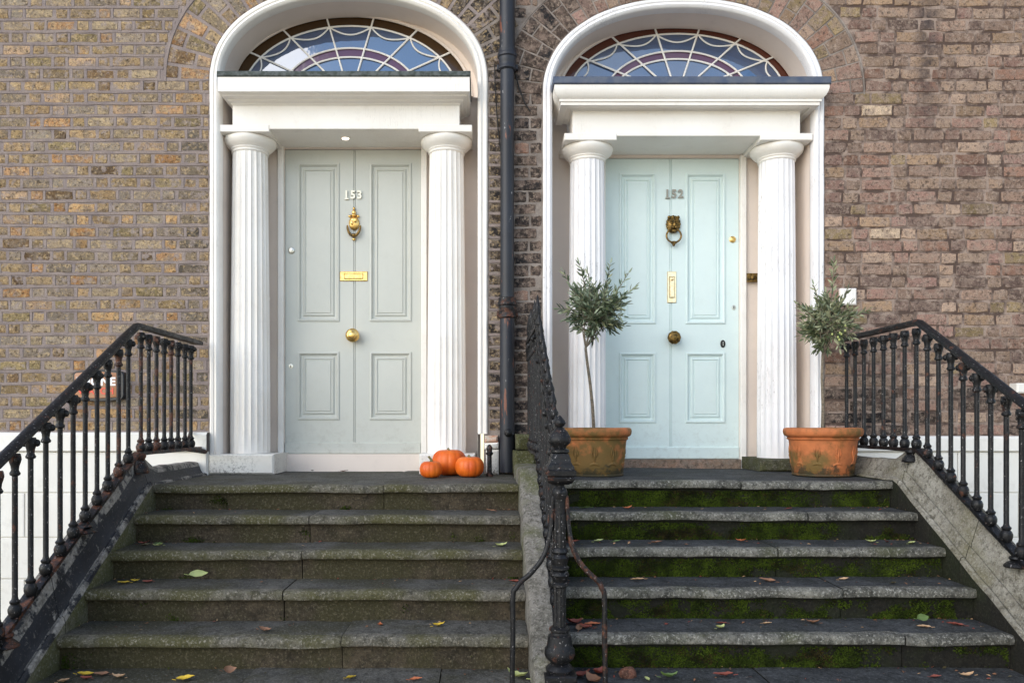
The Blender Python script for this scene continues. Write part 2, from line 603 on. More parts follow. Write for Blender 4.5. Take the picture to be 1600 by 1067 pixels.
def inst(name, me, parent, loc, rot=(0, 0, 0), scale=(1, 1, 1), color=None):
    """an object that shares mesh data and is placed in world space"""
    o = bpy.data.objects.new(name, me)
    col.objects.link(o)
    o.location, o.rotation_euler, o.scale = loc, rot, scale
    if parent:
        o.parent = parent
        o.matrix_parent_inverse = WM[parent.name].inverted()
    if color:
        o.color = color
    return o


def text_mesh(txt, size, mat, ext=0.003, off=0.0):
    cu = bpy.data.curves.new('lettering', 'FONT')
    cu.body = txt
    cu.size = size
    cu.extrude = ext
    cu.offset = off
    cu.align_x, cu.align_y = 'CENTER', 'CENTER'
    cu.resolution_u = 4
    t = bpy.data.objects.new('lettering', cu)
    col.objects.link(t)
    dg = bpy.context.evaluated_depsgraph_get()
    me = bpy.data.meshes.new_from_object(t.evaluated_get(dg))
    bpy.data.objects.remove(t)
    bpy.data.curves.remove(cu)
    me.materials.clear()
    me.materials.append(MT[mat])
    return me


def sup(cx, zc, a, b, n=2.2, N=400):
    """upper half of a superellipse, left to right"""
    out = []
    for i in range(N + 1):
        t = PI - PI * i / N
        c, s_ = math.cos(t), math.sin(t)
        out.append((cx + a * math.copysign(abs(c) ** (2 / n), c), zc + b * abs(s_) ** (2 / n)))
    return out


def resample(p, step):
    L = [0]
    for i in range(1, len(p)):
        L.append(L[-1] + math.hypot(p[i][0] - p[i - 1][0], p[i][1] - p[i - 1][1]))
    n = max(2, int(round(L[-1] / step)))
    out, j = [], 0
    for k in range(n + 1):
        s_ = L[-1] * k / n
        while j < len(p) - 2 and L[j + 1] < s_:
            j += 1
        f = (s_ - L[j]) / max(1e-9, L[j + 1] - L[j])
        out.append((p[j][0] + (p[j + 1][0] - p[j][0]) * f, p[j][1] + (p[j + 1][1] - p[j][1]) * f))
    return out


def normals(p):
    out = []
    for i in range(len(p)):
        a, b = p[max(0, i - 1)], p[min(len(p) - 1, i + 1)]
        tx, tz = b[0] - a[0], b[1] - a[1]
        l = math.hypot(tx, tz) or 1
        out.append((-tz / l, tx / l))
    return out


# ================================================================ SETTING
g = MB().box(-300, 300, -400, -2.97, -1.3, -1.12)
o = g.build('pavement', 'pave')
o['kind'] = 'structure'
g = MB().box(-60, 60, -2.97, 0.6, -2.75, -2.6)
o = g.build('basement_area_floor', 'pave')
o['kind'] = 'structure'
g = MB().box(-60, 60, -3.07, -2.97, -2.6, -1.125)
o = g.build('area_retaining_wall', 'cheek_c')
o['kind'] = 'structure'


# ================================================================ HOUSES
def brick_variants(w, h, n, seed):
    rr = random.Random(seed)
    out = []
    nx, nz = 5, 2
    for q in range(n):
        per = [(-w / 2 + w * i / nx, -h / 2) for i in range(nx)] + [(w / 2, -h / 2 + h * i / nz) for i in range(nz)] + \
              [(w / 2 - w * i / nx, h / 2) for i in range(nx)] + [(-w / 2, h / 2 - h * i / nz) for i in range(nz)]
        per = [(x + rr.uniform(-.004, .004), z + rr.uniform(-.0045, .0035)) for x, z in per]
        corner = {0, nx, nx + nz, 2 * nx + nz}
        mb = MB()
        r0, r1, r2 = [], [], []
        for i, (x, z) in enumerate(per):
            k = .955 if i in corner else 1.0
            x, z = x * (1 - (1 - k) * .25), z * k
            r0.append((x, .03, z))
            r1.append((x, rr.uniform(.002, .005), z))
            ins = rr.uniform(.002, .006)
            r2.append((x - math.copysign(min(ins, abs(x)), x), rr.uniform(-.003, -.001), z - math.copysign(min(ins, abs(z)), z)))
        mb.loft([r0, r1, r2], cap1=True)
        # front face is a fan around a slightly uneven centre
        f = mb.f.pop()
        mb.mi.pop()
        c = len(mb.v)
        mb.v.append((rr.uniform(-.02, .02), rr.uniform(-.004, -.002), 0))
        for i in range(len(f)):
            mb.f.append((f[i], f[(i + 1) % len(f)], c))
            mb.mi.append(0)
        out.append(mb)
    return out


PAL_L = [lin(*c) for c in [(196, 158, 112), (178, 154, 120), (184, 138, 92), (148, 132, 96), (152, 140, 126), (200, 168, 136), (122, 98, 72), (166, 148, 124), (174, 146, 110), (158, 144, 128), (194, 152, 112), (168, 144, 106), (160, 148, 132), (176, 158, 130)]]
PAL_R = [lin(*c) for c in [(160, 134, 118), (158, 126, 114), (174, 146, 120), (158, 138, 104), (122, 102, 94), (184, 158, 138), (170, 138, 124), (150, 126, 112), (174, 148, 128), (190, 164, 144), (158, 126, 116), (150, 116, 100)]]
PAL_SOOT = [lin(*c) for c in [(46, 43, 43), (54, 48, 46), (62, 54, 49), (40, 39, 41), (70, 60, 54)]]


def house(P):
    sgn = P['side']
    root = thing('brick_house', (P['cx'], 0, 0), P['label'], 'house')
    cx, zc, a, b, rw = P['cx'], P['zc'], P['a'], P['b'], P['rw']
    X0, X1 = P['x0'], P['x1']
    arch_T = P['T']

    def hw(z, e=0.0):
        if z <= zc:
            return a + e
        t = (z - zc) / (b + e)
        return 0.0 if t >= 1 else (a + e) * (1 - t ** 2.2) ** (1 / 2.2)
    # ---- mortar backing
    mb = MB()
    zs = [-2.6, -.1, P['zb']] + [P['zb'] + .1 * i for i in range(1, 22)]
    zs = [z for z in zs if z < zc - .05] + [zc + (b - .03) * (1 - (1 - i / 28) ** 2) for i in range(29)] + [zc + b - .0295, 4.45]
    YB = P['yback']
    xm = P['mid']                         # wall beyond this x is the pale pointed strip by the downpipe
    for i in range(len(zs) - 1):
        z0, z1 = zs[i], zs[i + 1]
        h0, h1 = hw(z0, -.03), hw(z1, -.03)
        if z0 >= zc + b - .03:
            h0 = h1 = 0
        for s_ in (-1, 1):
            xe = X0 if s_ < 0 else X1
            pts = [(xe, YB, z0), (cx + s_ * h0, YB, z0), (cx + s_ * h1, YB, z1), (xe, YB, z1)]
            mb.add(pts, [(0, 1, 2, 3) if s_ < 0 else (3, 2, 1, 0)], 1 if s_ == -sgn * -1 * -1 and False else (1 if s_ == P['midside'] else 0))
    mb.add([(X0, YB, 4.45), (X1, YB, 4.45), (X1, YB, 10), (X0, YB, 10)], [(0, 1, 2, 3)], 0)
    wall = mb.build('wall', [P['mortar'], 'mortar_mid'], root, smooth=False)

    # ---- bricks, Flemish bond
    pit, bh, sw, hwid, jt = P['pitch'], P['bh'], P['sw'], P['hwid'], P['jt']
    vs_ = brick_variants(sw, bh, 9, 11 + sgn)
    vh_ = brick_variants(hwid, bh, 7, 31 + sgn)
    rr = random.Random(5 + sgn)
    lay = []           # x, z, width, kind, soot
    ribs = []          # mortar ribbons
    k = 0
    z = P['zb'] + pit / 2
    while z < 4.4:
        zl, zh = z - bh / 2, z + bh / 2
        if zl > zc - .02:
            hL = max(hw(zl, arch_T), hw(zh, arch_T)) + jt * .6
            if max(hw(zl, arch_T), hw(zh, arch_T)) == 0:
                hL = 0
        else:
            hL = a + .006
        ivs = [(X0, cx - hL), (cx + hL, X1)] if hL > 0 else [(X0, X1)]
        if sgn > 0 and .60 < z < 2.72:          # sash window beyond the right edge of the photograph
            ivs = ivs[:-1] + [(ivs[-1][0], 4.08), (5.14, X1)]
        for (u0, u1) in ivs:
            if u1 - u0 < .03:
                continue
            off = (0 if k % 2 == 0 else (sw + hwid) / 2 + jt) + rr.uniform(-.012, .012)
            per = sw + hwid + 2 * jt
            # anchored at the outer end so that the bond runs straight
            x = u0 - (off % per) if u0 == X0 else u0 - (rr.uniform(0, .1))
            st = True
            while x < u1 - .02:
                w = (sw if st else hwid)
                w *= rr.uniform(.97, 1.03)
                xa, xb = max(x, u0 + .003), min(x + w, u1 - .003)
                if u1 - xb < .035:
                    xb = u1 - .003
                if xb - xa > .03:
                    lay.append(((xa + xb) / 2, z, xb - xa))
                    if rr.random() < P['perp']:
                        ribs.append(('p', xb + jt / 2, z))
                x = xb + jt if xb > xa else x + w + jt
                st = not st
            ribs.append(('b', u0, u1, z + pit / 2))
        z += pit
        k += 1

    def wav(x, z):
        return .0075 * mnoise.noise(Vector((x * .9 + 3 * sgn, z * 2.3, 1.5))) + .0035 * mnoise.noise(Vector((x * 3.1, z * 6.0, 5.5)))

    def vis(bk):
        x, z, w = bk
        return -3.62 < x < 4.05 and z < 3.56
    inv = [q for q in lay if vis(q)]
    inv.sort(key=lambda q: -q[2])
    single = set(inv[:300])
    rest, rest_soot = MB(), MB()

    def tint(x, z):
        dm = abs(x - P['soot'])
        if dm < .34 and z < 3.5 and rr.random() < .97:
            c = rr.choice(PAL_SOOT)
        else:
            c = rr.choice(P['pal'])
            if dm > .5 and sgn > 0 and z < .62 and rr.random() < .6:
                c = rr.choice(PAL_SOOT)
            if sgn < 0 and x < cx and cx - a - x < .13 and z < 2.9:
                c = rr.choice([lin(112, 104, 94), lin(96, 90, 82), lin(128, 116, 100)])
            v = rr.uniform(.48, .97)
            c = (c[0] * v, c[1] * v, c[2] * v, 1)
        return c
    mvs = [q.mesh('brick', P['bmat'], True, 22) for q in vs_]
    mvh = [q.mesh('brick', P['bmat'], True, 22) for q in vh_]
    for bk in lay:
        x, z, w = bk
        st = w > (sw + hwid) / 2
        yy = P['yb'] + rr.uniform(-.002, .002)
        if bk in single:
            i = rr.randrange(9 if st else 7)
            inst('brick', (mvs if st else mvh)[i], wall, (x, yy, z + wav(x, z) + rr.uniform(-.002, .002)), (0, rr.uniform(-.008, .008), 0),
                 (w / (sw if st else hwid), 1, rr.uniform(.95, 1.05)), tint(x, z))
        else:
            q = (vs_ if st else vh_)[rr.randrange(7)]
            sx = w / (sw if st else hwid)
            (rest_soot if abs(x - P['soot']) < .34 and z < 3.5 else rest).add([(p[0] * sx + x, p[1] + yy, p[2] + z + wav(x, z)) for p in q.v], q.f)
    if sgn > 0:
        for (tx, tz) in ((3.04, 2.69), (2.99, 1.84), (3.0, 1.75)):
            q = min((o for o in wall.children if o.name.startswith('brick')), key=lambda o: (o.location.x - tx) ** 2 + (o.location.z - tz) ** 2 * 4)
            q.location.y -= .006
            q.color = lin(196, 174, 150)
    ro = rest.build('brick_remainder', P['bmat'], wall, True, 50, kind='stuff')
    ro.color = P['restcol']
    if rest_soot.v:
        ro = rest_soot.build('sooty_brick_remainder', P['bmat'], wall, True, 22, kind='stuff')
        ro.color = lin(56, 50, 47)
    # ---- ribbon pointing
    if P['ribbon']:
        mb = MB()
        rr2 = random.Random(3)
        for rb in ribs:
            if rb[0] == 'b':
                _, u0, u1, zz = rb
                n = max(2, int((u1 - u0) / .045))
                rings = []
                for i in range(n + 1):
                    x = u0 + (u1 - u0) * i / n
                    h = (pit - bh) / 2 - .001 + .0035 * mnoise.noise(Vector((x * 9, zz * 31, 0))) + rr2.uniform(-.0015, .0015)
                    d = wav(x, zz)
                    pr = .0055 + rr2.uniform(-.0015, .0015)
                    rings.append([(x, .004, zz - h + d), (x, -pr, zz - h + .002 + d), (x, -pr - .002, zz + h - .004 + d), (x, .004, zz + h + d)])
                mb.loft(rings, close=False)
            elif rb[1] < cx + a + .3:
                _, x, zz = rb
                if abs(x - cx) < a + .01 and zz < zc:
                    continue
                h, w = bh / 2 + .002, jt / 2 + .001 + rr2.uniform(-.002, .003)
                pr = .004 + rr2.uniform(-.0015, .001)
                zz += wav(x, zz)
                mb.add([(x - w, .004, zz - h), (x - w + .002, -pr, zz - h), (x + w - .002, -pr, zz - h), (x + w, .004, zz - h),
                        (x - w, .004, zz + h), (x - w + .002, -pr, zz + h), (x + w - .002, -pr, zz + h), (x + w, .004, zz + h)],
                       [(0, 1, 5, 4), (1, 2, 6, 5), (2, 3, 7, 6)])
        mb.build('ribbon_pointing', P['mortar'], wall, True, 60, kind='stuff')
    # ---- brick arch: voussoirs laid on edge
    archo = MB()
    fine = resample(sup(cx, zc, a + .004, b + .004), P['vt'])
    nn = normals(fine)
    vb = MB()
    # thin pointing line on the back of the arch
    path = resample(sup(cx, zc, a + arch_T, b + arch_T), .05)
    pn = normals(path)
    keep = [(p, q) for p, q in zip(path, pn) if (p[0] - P['pipe_x']) * P['midside'] < -.02]
    rings = []
    for (x, z), (nx, nz) in keep:
        w = .008 + (.006 if P['ribbon'] else 0)
        rings.append([(x - nx * w, .004, z - nz * w), (x - nx * w * .7, -.008, z - nz * w * .7), (x + nx * w * .7, -.008, z + nz * w * .7), (x + nx * w, .004, z + nz * w)])
    archo.loft(rings, close=False)
    pa, pb = sup(cx, zc, a - .02, b - .02, N=60), sup(cx, zc, a + arch_T, b + arch_T, N=60)
    archo.loft([[(p[0], P['yring'], p[1]), (q[0], P['yring'], q[1])] for p, q in zip(pa, pb) if (q[0] - P['pipe_x']) * P['midside'] < 0], close=False)
    arch = archo.build('brick_arch', P['archmortar'], root, True, 60)
    jg = P['vj'] / 2
    for i in range(len(fine) - 1):
        (xa, za), (xb, zb_) = fine[i], fine[i + 1]
        na, nb = nn[i], nn[i + 1]
        L = math.hypot(xb - xa, zb_ - za)
        u = ((xb - xa) / L * jg, (zb_ - za) / L * jg)
        full, half = P['T'] * .64, P['T'] * .31
        cuts = [(.004, full), (full + P['vj'], P['T'] - .012)] if i % 2 == 0 else [(.004, half), (half + P['vj'], P['T'] - .012)]
        for r0, r1 in cuts:
            pts = [(xa + na[0] * r0 + u[0], za + na[1] * r0 + u[1]), (xb + nb[0] * r0 - u[0], zb_ + nb[1] * r0 - u[1]),
                   (xb + nb[0] * r1 - u[0], zb_ + nb[1] * r1 - u[1]), (xa + na[0] * r1 + u[0], za + na[1] * r1 + u[1])]
            mxx = sum(p[0] for p in pts) / 4
            if (mxx - P['pipe_x']) * P['midside'] > -.02:
                continue
            mz = sum(p[1] for p in pts) / 4
            per = []
            for q in range(4):
                p, p2 = pts[q], pts[(q + 1) % 4]
                for f in (0, .33, .66):
                    per.append((p[0] + (p2[0] - p[0]) * f + rr.uniform(-.002, .002) - mxx, p[1] + (p2[1] - p[1]) * f + rr.uniform(-.002, .002) - mz))
            v = MB()
            v.loft([[(x, .03, z) for x, z in per], [(x, rr.uniform(.001, .004), z) for x, z in per],
                    [(x * .96, rr.uniform(-.0035, -.0015), z * .96) for x, z in per]][::1], cap1=True)
            o = inst('brick', v.mesh('brick', P['bmat'], True, 22), arch, (mxx, P['yb'] - .0015, mz))
            WM[o.name] = Matrix.Identity(4)
            o.color = tint(mxx, min(mz, 3.3))
    # ---- stucco ring round the opening
    jb0, jb1 = P['jamb_z']
    path = [(cx - a, jb0), (cx - a, zc)] + sup(cx, zc, a, b)[1:-1] + [(cx + a, zc), (cx + a, jb1)]
    path = resample(path, .03)
    pn = normals(path)
    prof = [(-rw, .075), (-rw, .0), (-rw + .008, -.012), (-rw + .022, -.02), (-rw + .034, -.014), (-rw + .042, -.008), (-rw + .046, -.016), (-.012, -.018), (-.003, -.012), (0, .012)]
    rings = []
    for i, ((x, z), (nx, nz)) in enumerate(zip(path, pn)):
        w = .0025 * mnoise.noise(Vector((x * 6, z * 6, 0)))
        rings.append([(x + nx * (o + (w if o > -.02 else 0)), y, z + nz * (o + (w if o > -.02 else 0))) for o, y in prof])
    MB().loft(rings, close=False, cap0=True, cap1=True).build('arch_moulding', P['ringmat'], root)
    # ---- reveal
    ai, bi = a - rw, b - rw
    YF, YD = P['yfan'], P['ydoor']
    path = resample([(cx - ai, 0.0), (cx - ai, zc)] + sup(cx, zc, ai, bi)[1:-1] + [(cx + ai, zc), (cx + ai, 0.0)], .04)
    rings = [[(x, .07, z), (x, YF if z > zc - .1 else YD + .01, z)] for x, z in path]
    MB().loft(rings, close=False).build('reveal', 'cream', root)
    # ---- panelled back of the recess either side of the door
    d0, d1, dz0, dz1 = P['door']
    bx = MB()
    bx.box(cx - ai - .02, d0 - .002, YD, YD + .05, 0.0, 3.1)
    bx.box(d1 + .002, cx + ai + .02, YD, YD + .05, 0.0, 3.1)
    bx.box(d0 - .002, d1 + .002, YD, YD + .05, dz1 + .004, 3.1)
    bx.build('side_panel', 'cream', root, False)
    for xa, xb in ((d0 - .05, d0 - .003), (d1 + .003, d1 + .05)):
        MB().bbox(xa, xb, YD - .035, YD, 0.0, dz1 + .02, .006).build('door_jamb', 'white', root)
    # ---- threshold
    MB().bbox(d0 - .0, d1 + .0, YD - .05, YD + .08, P['zland'] - .03, dz0 - .0006, .003).build('threshold', P['threshmat'], root)
    # ---- columns
    for (xc, pl0, pl1) in P['cols']:
        zb0, zt = P['plz'], P['abz']
        yc = .2
        sh = MB()
        rb, rt = P['colr']
        nfl = 20
        prof = [(rb * 1.0, zb0), (rb, zb0 + .02)]
        H = zt - .075 - zb0
        for i in range(1, 25):
            t = i / 24
            prof.append((rb + (rt - rb) * (t ** 1.5), zb0 + .02 + (H - .04) * t))

        def fl(r, z, an):
            d = .075 * abs(math.sin(nfl * an / 2)) ** .8
            if z > zt - .12 or z < zb0 + .025:
                d *= .15
            return r * (1 - d)
        sh.lathe(prof, xc, yc, 0, 200, rfun=fl, cap=False)
        c = sh.build('column', P['colmat'], root, True, 30)
        cp = MB()
        z = zt - .11
        cp.lathe([(rt + .002, z), (rt + .008, z + .006), (rt + .008, z + .012), (rt + .002, z + .016), (rt + .006, z + .022), (rt + .014, z + .026), (rt + .014, z + .032),
                  (rt + .022, z + .038), (rt + .042, z + .052), (rt + .058, z + .070), (rt + .066, z + .09), (rt + .066, z + .102), (rt + .058, z + .11)], xc, yc, 0, 64)
        cp.build('capital', 'white', c)
        hwd = P['abw'] / 2
        MB().bbox(xc - hwd, xc + hwd, 0.0, YD - .01, zt, zt + .052, .004).build('abacus', 'white', c)
        MB().bbox(pl0, pl1, -.03, YD - .005, P['zland'] + .001, zb0, .012).jitter(.003, 9).build('plinth_block', P['plmat'], c)
    # ---- entablature
    f0, f1, fz0, fz1 = P['frieze']
    en = MB()
    en.bbox(f0, f1, .006, YD - .002, fz0, fz1, .003)
    e = en.build('entablature', 'white', root)
    sx = P['cside']
    rings = []
    for o_, z in P['cprof']:
        rings.append([(f0 - o_ * sx[0], YF - .01, z), (f0 - o_ * sx[0], .006 - o_, z), (f1 + o_ * sx[1], .006 - o_, z), (f1 + o_ * sx[1], YF - .01, z)])
    MB().loft(rings, close=False).build('cornice', 'white', e, True, 25)
    o_, z0, z1 = P['lead']
    ld = MB().bbox(f0 - o_ * sx[0] - .004, f1 + o_ * sx[1] + .004, .006 - o_ - .006, YF - .004, z0, z1, .006)
    ld.build('lead_flashing', P['leadmat'], e)
    # ---- fanlight
    fx, fz = P['fan'][0], P['fan'][1]
    arcs = P['fan'][2]
    fo = MB()
    N = 60

    def ept(i, t, out=0.0):
        A, B = arcs[i]
        return (fx + (A + out) * math.cos(t), fz + (B + out) * math.sin(t))
    # surround plate between the reveal and the outer arc
    rings = []
    inner = sup(cx, zc, ai + .02, bi + .02, N=N)
    for i in range(N + 1):
        t = PI - PI * i / N
        p0, p1 = inner[i], ept(0, t)
        rings.append([(p0[0], YF - .002, p0[1]), (p1[0], YF - .002, p1[1]), (p1[0], YF + .03, p1[1])])
    fo.loft(rings, close=False)
    # moulded edge of the frame
    fo.tube([(ept(0, PI * i / N, .006)[0], YF - .004, ept(0, PI * i / N, .006)[1]) for i in range(N + 1)], .013, 8)
    fan = fo.build('fanlight', 'cream', root, True, 40)
    br = .0075
    for i in (1, 2, 3):
        MB().tube([(ept(i, PI * q / 40)[0], YF + .004, ept(i, PI * q / 40)[1]) for q in range(41)], br, 6).build('glazing_bar', 'white', fan)
    ts = [math.radians(11.25 + 22.5 * q) for q in range(8)]
    for t in ts:
        p = ept(0, t)
        MB().tube([(fx + .05 * math.cos(t), YF + .003, fz + .03 * math.sin(t)), (p[0], YF + .003, p[1])], br, 6).build('glazing_bar', 'white', fan)
    for q in range(-1, 8):
        t0 = ts[q] if q >= 0 else 0
        t1 = ts[q + 1] if q < 7 else PI
        pts = []
        p0, p1 = ept(1, t0), ept(1, t1)
        for s_ in range(13):
            f = s_ / 12
            t = t0 + (t1 - t0) * f
            x, z = p0[0] + (p1[0] - p0[0]) * f, p0[1] + (p1[1] - p0[1]) * f
            sag = .058 * (1 - (2 * f - 1) ** 2)
            dx, dz = fx - x, fz - z
            l = math.hypot(dx, dz)
            pts.append((x + dx / l * sag, YF + .004, z + dz / l * sag))
        MB().tube(pts, br * .85, 6).build('swag_bar', 'white', fan)
    # panes, one per opening, each a touch out of plane
    tb = [0] + ts + [PI]
    rings_ = [(0, 1, P['fglass'][0]), (1, 2, 'glass'), (2, 3, P['fglass'][1]), (3, None, 'glass')]
    for (i0, i1, gm) in rings_:
        for q in range(9):
            t0, t1 = tb[q], tb[q + 1]
            n = 6
            up = [ept(i0, t0 + (t1 - t0) * s_ / n) for s_ in range(n + 1)]
            lo = [ept(i1, t0 + (t1 - t0) * s_ / n) for s_ in range(n + 1)] if i1 is not None else [(fx + .03 * math.cos(t0 + (t1 - t0) * s_ / n), fz + .015 * math.sin(t0 + (t1 - t0) * s_ / n)) for s_ in range(n + 1)]
            tx, tz = rr.uniform(-.02, .02), rr.uniform(-.035, .035)
            mx, mz = sum(p[0] for p in up) / 7, sum(p[1] for p in up) / 7
            yv = lambda p: YF + .012 + (p[0] - mx) * tx + (p[1] - mz) * tz
            rg = [[(p[0], yv(p), p[1]) for p in up], [(p[0], yv(p), p[1]) for p in lo], [(p[0], yv(p) + .004, p[1]) for p in lo], [(p[0], yv(p) + .004, p[1]) for p in up]]
            v = MB()
            v.loft([list(x) for x in zip(*rg)], close=True, cap0=True, cap1=True)
            v.build('pane', gm, fan, False)
    # ---- door: stiles and rails, then panels
    dm = P['doormat']
    dr = MB()
    YF_ = YD + .012
    (ax0, ax1), (bx0, bx1) = P['panx']
    (uz0, uz1), (lz0, lz1) = P['panz']
    xm_ = (ax1 + bx0) / 2
    e_ = .0
    dr.box(d0, ax0, YF_, YF_ + .05, dz0, dz1)
    dr.box(bx1, d1, YF_, YF_ + .05, dz0, dz1)
    for xa, xb in ((ax0, ax1), (bx0, bx1)):
        dr.box(xa, xb, YF_, YF_ + .05, uz1, dz1)
        dr.box(xa, xb, YF_, YF_ + .05, lz1, uz0)
        dr.box(xa, xb, YF_, YF_ + .05, dz0, lz0)
    dr.box(ax1, xm_ - .009, YF_, YF_ + .05, dz0, dz1)
    dr.box(xm_ + .009, bx0, YF_, YF_ + .05, dz0, dz1)
    dr.box(xm_ - .012, xm_ + .012, YF_ + .008, YF_ + .05, dz0, dz1)
    dr.lathe([(.0055, dz0), (.0055, dz1)], xm_, YF_ + .007, 0, 10)
    door = dr.build('door', dm, root, True, 30, label=P['doorlabel'])
    pp = [(-.006, -.0005), (-.004, -.009), (.006, -.011), (.014, -.004), (.020, .010), (.034, .012), (.042, .002), (.05, .0), (.054, .008), (.062, .009), (.066, .002), (.085, .001)]
    for (xa, xb) in P['panx']:
        for (za, zb_) in P['panz']:
            v = MB()
            v.loft([[(xa + i_, YF_ + y, za + i_), (xb - i_, YF_ + y, za + i_), (xb - i_, YF_ + y, zb_ - i_), (xa + i_, YF_ + y, zb_ - i_)] for i_, y in pp], cap1=True)
            v.build('panel', dm, door, True, 12)
    wz = P['wbz']
    MB().bbox(d0 + .001, d1 - .001, YF_ - .02, YF_ - .001, dz0 + .001, wz, .006).build('weather_board', dm, door)
    return root, door, YF_, xm_


HL = dict(side=-1, label='yellow brown brick house front with grey four panel door number 153', cx=-1.004, zc=2.93, a=1.038, b=.71, rw=.075,
          x0=-4.75, x1=.176, T=.335, zb=.315, yback=-.0005, mid=.0, midside=1, pitch=.0905, bh=.067, sw=.202, hwid=.088, jt=.02, perp=.85, ribbon=True,
          yb=-.001, yring=-.001, mortar='mortar_l', archmortar='mortar_l', bmat='brick_l', pal=PAL_L, soot=.12, restcol=lin(150, 128, 98), vt=.092, vj=.024, pipe_x=.176,
          jamb_z=(.15, .30), ringmat='white', yfan=.30, ydoor=.40, door=(-1.585, -.496, .135, 2.565), zland=0.0, threshmat='cream',
          cols=[(-1.80, -2.045, -1.556), (-.283, -.476, -.06)], plz=.15, abz=2.556, colr=(.150, .131), abw=.40, colmat='white', plmat='white_speck',
          frieze=(-1.875, -.177, 2.578, 2.79), cside=(.36, .5),
          cprof=[(0, 2.752), (.012, 2.756), (.018, 2.764), (.055, 2.768), (.06, 2.776), (.11, 2.778), (.118, 2.786), (.146, 2.788), (.156, 2.793), (.156, 2.898), (.11, 2.90)],
          lead=(.162, 2.90, 2.938), leadmat='lead_moss', fan=(-1.045, 2.94, [(.948, .633), (.85, .558), (.548, .385), (.496, .314)]), fglass=('glass_brown', 'glass_purple'),
          doormat='door_grey', doorlabel='sage grey door with four moulded panels', panx=((-1.479, -1.157), (-.902, -.580)), panz=((1.199, 2.451), (.413, .944)), wbz=.227)
HR = dict(side=1, label='grey brown brick house front with pale aqua four panel door number 152', cx=1.494, zc=2.83, a=1.05, b=.72, rw=.072,
          x0=.176, x1=5.4, T=.30, zb=.285, yback=-.0012, mid=.4, midside=-1, pitch=.0915, bh=.0755, sw=.219, hwid=.103, jt=.016, perp=0, ribbon=False,
          yb=-.004, yring=-.0035, mortar='mortar_r', archmortar='mortar_mid', bmat='brick_r', pal=PAL_R, soot=.3, restcol=lin(130, 110, 97), vt=.088, vj=.011, pipe_x=.178,
          jamb_z=(.10, .10), ringmat='white_crack', yfan=.30, ydoor=.42, door=(.979, 2.051, .093, 2.50), zland=.022, threshmat='thresh',
          cols=[(.803, .56, .95), (2.268, 2.06, 2.47)], plz=.114, abz=2.494, colr=(.145, .131), abw=.39, colmat='white_crack', plmat='moss_stone',
          frieze=(.669, 2.371, 2.526, 2.76), cside=(.95, .95),
          cprof=[(0, 2.712), (.012, 2.716), (.02, 2.722), (.05, 2.724), (.055, 2.714), (.105, 2.714), (.105, 2.734), (.116, 2.738), (.116, 2.754), (.126, 2.760), (.140, 2.774), (.152, 2.796), (.158, 2.820), (.158, 2.842), (.1, 2.844)],
          lead=(.164, 2.844, 2.898), leadmat='lead', fan=(1.525, 2.95, [(.926, .558), (.85, .487), (.565, .352), (.503, .289)]), fglass=('glass_red', 'glass_purple'),
          doormat='door_aqua', doorlabel='pale aqua door with four moulded panels', panx=((1.097, 1.379), (1.631, 1.936)), panz=((1.182, 2.378), (.388, .940)), wbz=.190)
houseL, doorL, YL, XML = house(HL)
houseR, doorR, YR, XMR = house(HR)


def numerals(txt, x, z, size, y, door, mat):
    for i, ch in enumerate(txt):
        me = text_mesh(ch, size, mat, .006, .003)
        inst('numeral', me, door, (x + (i - 1) * size * .58, y - .008, z), (PI / 2, 0, 0), (.92, 1, 1))
        if ch == '1':
            MB().box(x - size * .58 - .014, x - size * .58 + .018, y - .0155, y, z - size * .38, z - size * .27).build('numeral_foot', mat, door)


numerals('153', -1.041, 2.2, .09, YL, doorL, 'numeral')
numerals('152', 1.53, 2.213, .092, YR, doorR, 'numeral_grey')

# ---- grey door furniture
k = MB()
x, y, z = -1.032, YL, 1.975
k.lathey([(.042, 0), (.042, .012), (.036, .02), (.02, .026), (.001, .028)], x, y, z + .0, 20, sz=1.3)
k.ball((x, y - .018, z + .085), .016, .012, .02)
k.ball((x, y - .014, z + .117), .009, .009, .012)
k.ball((x, y - .016, z + .062), .03, .012, .009)
for s_ in (-1, 1):
    k.ball((x + s_ * .034, y - .014, z + .055), .011, .01, .011)
    k.ball((x + s_ * .014, y - .03, z + s_ * .01 + .01), .014, .008, .02)
k.tube([(x + .052 * math.cos(t), y - .018 - .012 * abs(math.sin(t)), z - .02 + .085 * math.sin(t)) for t in [PI + PI * i / 14 for i in range(15)]], [.007 + .005 * math.sin(PI * i / 14) for i in range(15)], 8, 1)
k.ball((x, y - .03, z - .1), .022, .014, .014, mi=1)
k.ball((x, y - .012, z - .128), .014, .01, .012)
k.build('door_knocker', ['brass', 'old_brass'], doorL)
k = MB()
k.bbox(-1.145, -.925, YL - .010, YL, 1.515, 1.591, .004)
k.bbox(-1.11, -.96, YL - .016, YL - .009, 1.532, 1.574, .004)
k.box(-1.112, -.958, YL - .0108, YL - .0098, 1.5295, 1.5765, 1)
k.build('letter_plate', ['brass', 'old_brass'], doorL)
KN = [(.045, 0), (.045, .008), (.03, .012), (.022, .02), (.022, .035), (.036, .045), (.052, .058), (.054, .072), (.046, .084), (.03, .09), (.028, .094), (.018, .099), (.001, .1)]
MB().lathey(KN, -1.036, YL, 1.075, 28).build('door_knob', 'brass', doorL)
MB().lathey([(.026, 0), (.026, .008), (.02, .012), (.012, .012), (.01, .018), (.001, .019)], -1.533, YL, 1.76, 18).build('cylinder_lock', 'silver', doorL)
k = MB().lathey([(.017, 0), (.017, .005), (.001, .006)], -1.538, YL, .835, 16)
k.box(-1.541, -1.535, YL - .008, YL - .005, .824, .846, 1)
